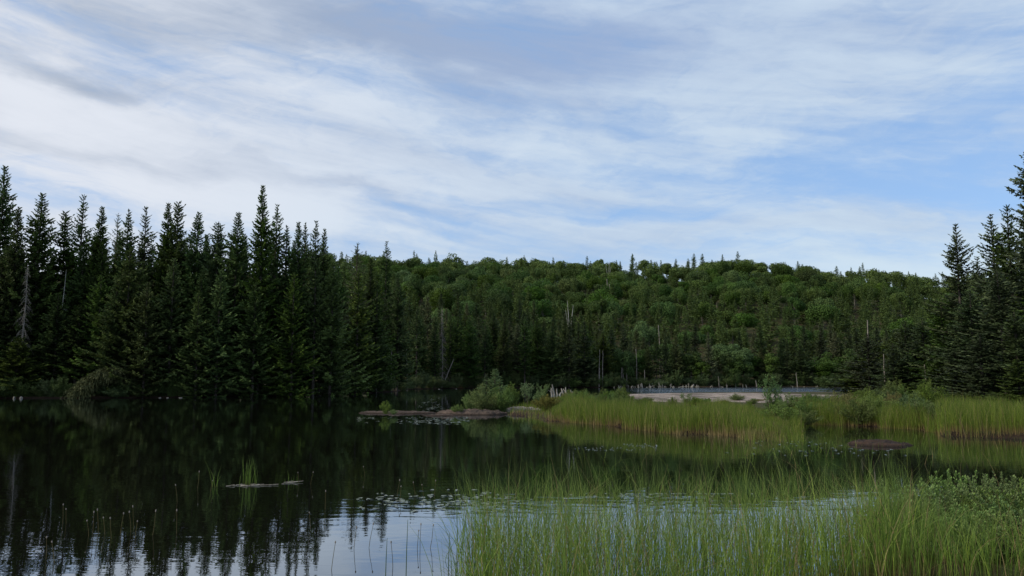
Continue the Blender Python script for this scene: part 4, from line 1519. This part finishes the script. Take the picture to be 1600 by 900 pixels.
# ------------------------------------------------------------------ near shrubs bottom right
def near_shrubs():
    protos = []
    for k in range(3):
        r = np.random.default_rng(500 + k)
        g, tk = Geo(), Geo()
        stems = 170
        for i in range(stems):
            a = r.uniform(0, 6.28)
            rr = math.sqrt(r.random())
            rd = .62 * rr
            hh = 1.05 * (1 - .3 * rr ** 2) * r.uniform(.62, 1.1)
            s = np.linspace(0, 1, 6)
            p = np.column_stack([math.cos(a) * (rd * .5 + rd * .5 * s), math.sin(a) * (rd * .5 + rd * .5 * s), hh * s])
            p[1:, :2] += r.normal(0, .012, (5, 2)).cumsum(0)
            tube(tk, p, np.linspace(.004, .0015, 6), 3)
            n = 54
            u = .25 + .75 * np.sort(r.random(n)) ** .75
            P = np.stack([np.interp(u, s, p[:, q]) for q in range(3)], 1)
            ph = np.arange(n) * 2.4
            open_ = (1.15 - .75 * u)[:, None]
            D = norm(np.column_stack([np.cos(ph), np.sin(ph), np.zeros(n)]) * open_ + np.array([0, 0, 1.0]) * (.35 + .7 * u)[:, None] + r.normal(0, .15, (n, 3)))
            W = norm(np.cross(D, np.array([0, 0, 1.0])))
            lt = r.normal(.45, .12)
            kites(g, P, D, W, r.uniform(.042, .066, n), .019, np.clip(lt + .35 * (u - .5) + r.normal(0, .12, n), 0, 1), .62)
        protos.append(Proto('shrub', [('stems', tk.mesh('stems', M['twig'])), ('foliage', g.mesh('foliage', M['myrtle']))]))
    r = np.random.default_rng(9)
    spots = [(1500, 738, 9.6, 1.0, 'leafy grey green shrub whose rounded top rises highest left of the near thicket'), (1562, 742, 9.0, 1.0, 'grey green near shrub just right of the highest rounded top'),
             (1600, 750, 8.6, 1.05, 'grey green near shrub cut by the right edge of the photo'), (1460, 762, 9.2, 1.0, 'lower near shrub at the left front of the near thicket'),
             (1530, 790, 8.3, .9, 'near shrub in front of the highest rounded top'), (1590, 800, 7.8, .9, 'near shrub low at the right edge of the photo'),
             (1400, 775, 9.6, .75, 'small outlying near shrub beside the bright water gap'), (1640, 765, 8.2, 1.0, 'near shrub just outside the right edge'),
             (1440, 820, 8.6, .75, 'low near shrub among the sedge in front of the outlying one'),
             (1500, 835, 7.9, .7, 'low near shrub at the front of the near thicket, deep in the sedge'), (1430, 765, 9.9, .65, 'near shrub at the back left of the thicket, beside the outlying one')]
    for i, (px, ty, Y, w, lab) in enumerate(spots):
        d = ray(px, ty)
        s = Y / d.y
        top = CAMH + d.z * s
        zb = max(hz(d.x * s, Y), -.05) - .03
        place(protos[i % 3], d.x * s, Y, zb, r.uniform(0, 6.28), w, (top - zb) / 1.12, lab, 'shrub', 'leafy shrubs in the near right corner')
    # yellow green loosestrife-like stems beside the shrubs
    g, tk = Geo(), Geo()
    for i in range(7):
        a = r.uniform(0, 6.28)
        b = np.array([r.normal(0, .10), r.normal(0, .10), 0])
        s = np.linspace(0, 1, 5)
        p = b + np.column_stack([math.cos(a) * .1 * s ** 2, math.sin(a) * .1 * s ** 2, s * r.uniform(.6, .85)])
        tube(tk, p, np.linspace(.004, .002, 5), 4)
        n = 40
        u = .3 + .7 * r.random(n)
        P = np.stack([np.interp(u, s, p[:, q]) for q in range(3)], 1)
        ph = r.uniform(0, 6.28, n)
        D = norm(np.column_stack([np.cos(ph), np.sin(ph), r.uniform(.2, .8, n)]))
        kites(g, P, D, norm(np.cross(D, np.array([0, 0, 1.]))), .055, .012, np.clip(r.normal(.6, .2, n), 0, 1), .4)
    lp = Proto('leafy_herb', [('stems', tk.mesh('stems', M['twig'])), ('foliage', g.mesh('foliage', M['fresh']))])
    for i, (px, Y) in enumerate([(1368, 10.2), (1392, 10.0), (1415, 9.8), (1372, 9.5), (1410, 9.0), (1440, 9.4)]):
        x = (px - 800) / F * Y
        place(lp, x, Y, -.02, r.uniform(0, 6.28), 1.0, r.uniform(.85, 1.05), 'yellow green leafy herb at the left edge of the near shrubs', 'herb', 'leafy herbs beside the near shrubs')


near_shrubs()


# ------------------------------------------------------------------ things floating and standing in the open water
def water_things():
    r = np.random.default_rng(71)
    # single bur-reed stems with a knob on top
    ms = []
    for k in range(3):
        g = Geo()
        tube(g, [(0, 0, -.15), (.004 * k, 0, .1), (.015 * k, .005, .27)], [.0032, .003, .0024], 5)
        kn = Geo()
        b = np.array([.015 * k, .005, .27])
        tube(kn, [b - [0, 0, .012], b, b + [0, 0, .012], b + [0, 0, .02]], [.003, .008, .007, .002], 7)
        ms.append(Proto('bur_reed', [('stem', g.mesh('stem', M['dry'])), ('seed_head', kn.mesh('seed_head', M['dead_dim']))]))
    lst = [(98, 818), (103, 818), (139, 838), (145, 833), (154, 834), (164, 836), (174, 842), (188, 834), (205, 832), (209, 828), (211, 842), (239, 836),
           (276, 834), (277, 785), (309, 763), (329, 768), (467, 756), (485, 757), (485, 825), (72, 873), (85, 880), (508, 796), (570, 745), (620, 778), (625, 782), (649, 775),
           (662, 778), (679, 775), (553, 858), (576, 856), (652, 858), (656, 858), (673, 856), (518, 890), (614, 886)]
    for i, (px, py) in enumerate(lst):
        x, y = ground(px, py)
        place(ms[i % 3], x, y, 0, r.uniform(0, 6.28), 1.0, r.uniform(.7, 1.15), 'single thin reed stem with a small knob in open water', 'reed', 'single reed stems in the open water', tilt=(r.normal() * .08, r.normal() * .1))
    for px, py, h in [(634, 905, .58), (602, 905, .40), (700, 905, .45)]:
        x, y = ground(px, py)
        g = Geo()
        tube(g, [(0, 0, -.2), (.005, 0, h * .5), (.012, 0, h)], [.005, .004, .002], 5)
        o = link('tall_reed', g.mesh('tall_reed', M['sedge']))
        o.location = (x, y, 0)
        tag(o, 'tall bare reed stem before the bright water, %s' % {634: 'the tallest', 602: 'left of the tallest', 700: 'next to the sedge'}[px], 'reed', 'tall reed stems at the bottom edge')
    # reed tufts
    for i, (px, py, n, h, lab) in enumerate([(336, 761, 9, .5, 'small green reed tuft in the dark open water'), (388, 759, 26, .62, 'reed clump with floating dead stalks in the dark water'),
                                             (452, 754, 6, .28, 'sparse reed tuft right of the clump with dead stalks')]):
        x, y = ground(px, py)
        root = bpy.data.objects.new('reed_tuft', None)
        COL.objects.link(root)
        root.location = (x, y, 0)
        tag(root, lab, 'reed tuft')
        P = np.column_stack([r.normal(0, .05 if i != 1 else .11, n), r.normal(0, .05, n), np.full(n, -.05)])
        g = Geo()
        s = np.linspace(0, 1, 6)
        a = r.uniform(0, 6.28, n)
        H = h * r.uniform(.4, 1.1, n)
        cu = np.abs(r.normal(0, .15, n)) + .03
        C = np.zeros((n, 6, 3))
        C[..., 0] = P[:, :1] + (np.cos(a) * cu * H)[:, None] * s ** 2
        C[..., 1] = P[:, 1:2] + (np.sin(a) * cu * H)[:, None] * s ** 2
        C[..., 2] = P[:, 2:] + H[:, None] * s
        ribbons(g, C, np.tile([1., .2, 0], (n, 1)), np.full((n, 6), .007) * np.array([1, 1, .9, .7, .5, .1]), np.tile(np.clip(s, .01, .99) + 4, (n, 1)))
        link('blades', g.mesh('blades', M['sedge']), root)
        if i:
            dk = Geo()
            for q in range(16 if i == 1 else 6):
                c = np.array([r.normal(.06, .2 if i == 1 else .1), r.normal(0, .06), .012])
                a = r.normal(0, .5)
                L = r.uniform(.08, .28)
                d = np.array([math.cos(a), math.sin(a) * .6, r.uniform(0, .15)])
                tube(dk, [c - d * L / 2, c, c + d * L / 2], .005, 4)
            link('dead_stalks', dk.mesh('dead_stalks', M['dead']), root)
    # floating leaves, in patches
    m, t, out = mat_new('floating_leaf')
    at_ = t.node('ShaderNodeAttribute', attribute_name='tint')
    p = t.node('ShaderNodeBsdfPrincipled')
    t.put(p.inputs['Base Color'], t.mix(at_.outputs['Fac'], (.07, .09, .04), (.15, .165, .11)))
    p.inputs['Roughness'].default_value = .22
    t.l.new(p.outputs[0], out.inputs[0])
    M['pad'] = m

    def pads(n, px, py, size, lab, aspect=.5, clumps=5):
        c = [(r.uniform(*px), r.uniform(*py)) for _ in range(clumps)]
        g = Geo()
        for i in range(n):
            cc = c[r.integers(0, clumps)]
            u = np.clip(r.normal(cc[0], (px[1] - px[0]) / 8), *px)
            v = np.clip(r.normal(cc[1], (py[1] - py[0]) / 4), *py)
            x, y = ground(u, v)
            s = size * r.uniform(.6, 1.3)
            k = 9
            an = np.linspace(0, 2 * np.pi, k, endpoint=False)
            a = r.uniform(0, 6.28)
            q = np.column_stack([np.cos(an) * s, np.sin(an) * s * aspect * r.uniform(.8, 1.3)])
            q = q @ np.array([[math.cos(a), math.sin(a)], [-math.sin(a), math.cos(a)]])
            V = np.column_stack([q[:, 0] + x, q[:, 1] + y, np.full(k, .008 + .0004 * (i % 9)) + .004 * np.sin(an * 2 + a)])
            g.add(V, np.array([list(range(k))]), r.random())
        o = link('floating_leaves', g.mesh('floating_leaves', M['pad']))
        tag(o, lab, 'floating leaves', kind='stuff')
    pads(150, (560, 730), (652, 663), .12, 'scattered floating leaves in front of the rock islets')
    pads(60, (655, 715), (618, 645), .16, 'few floating leaves in the dark water behind the islets')
    pads(90, (885, 1025), (694, 704), .035, 'pale floating weed in front of the central sedge bank')
    pads(190, (560, 830), (766, 800), .055, 'floating leaves along the edge of the bright reflection')
    pads(160, (830, 1180), (772, 800), .05, 'floating leaves among the near sedge stems')
    pads(110, (1240, 1460), (777, 795), .05, 'floating leaves at the bright water gap on the right')
    pads(60, (1080, 1470), (690, 712), .06, 'floating weed in the shallows round the lone boulder')


water_things()
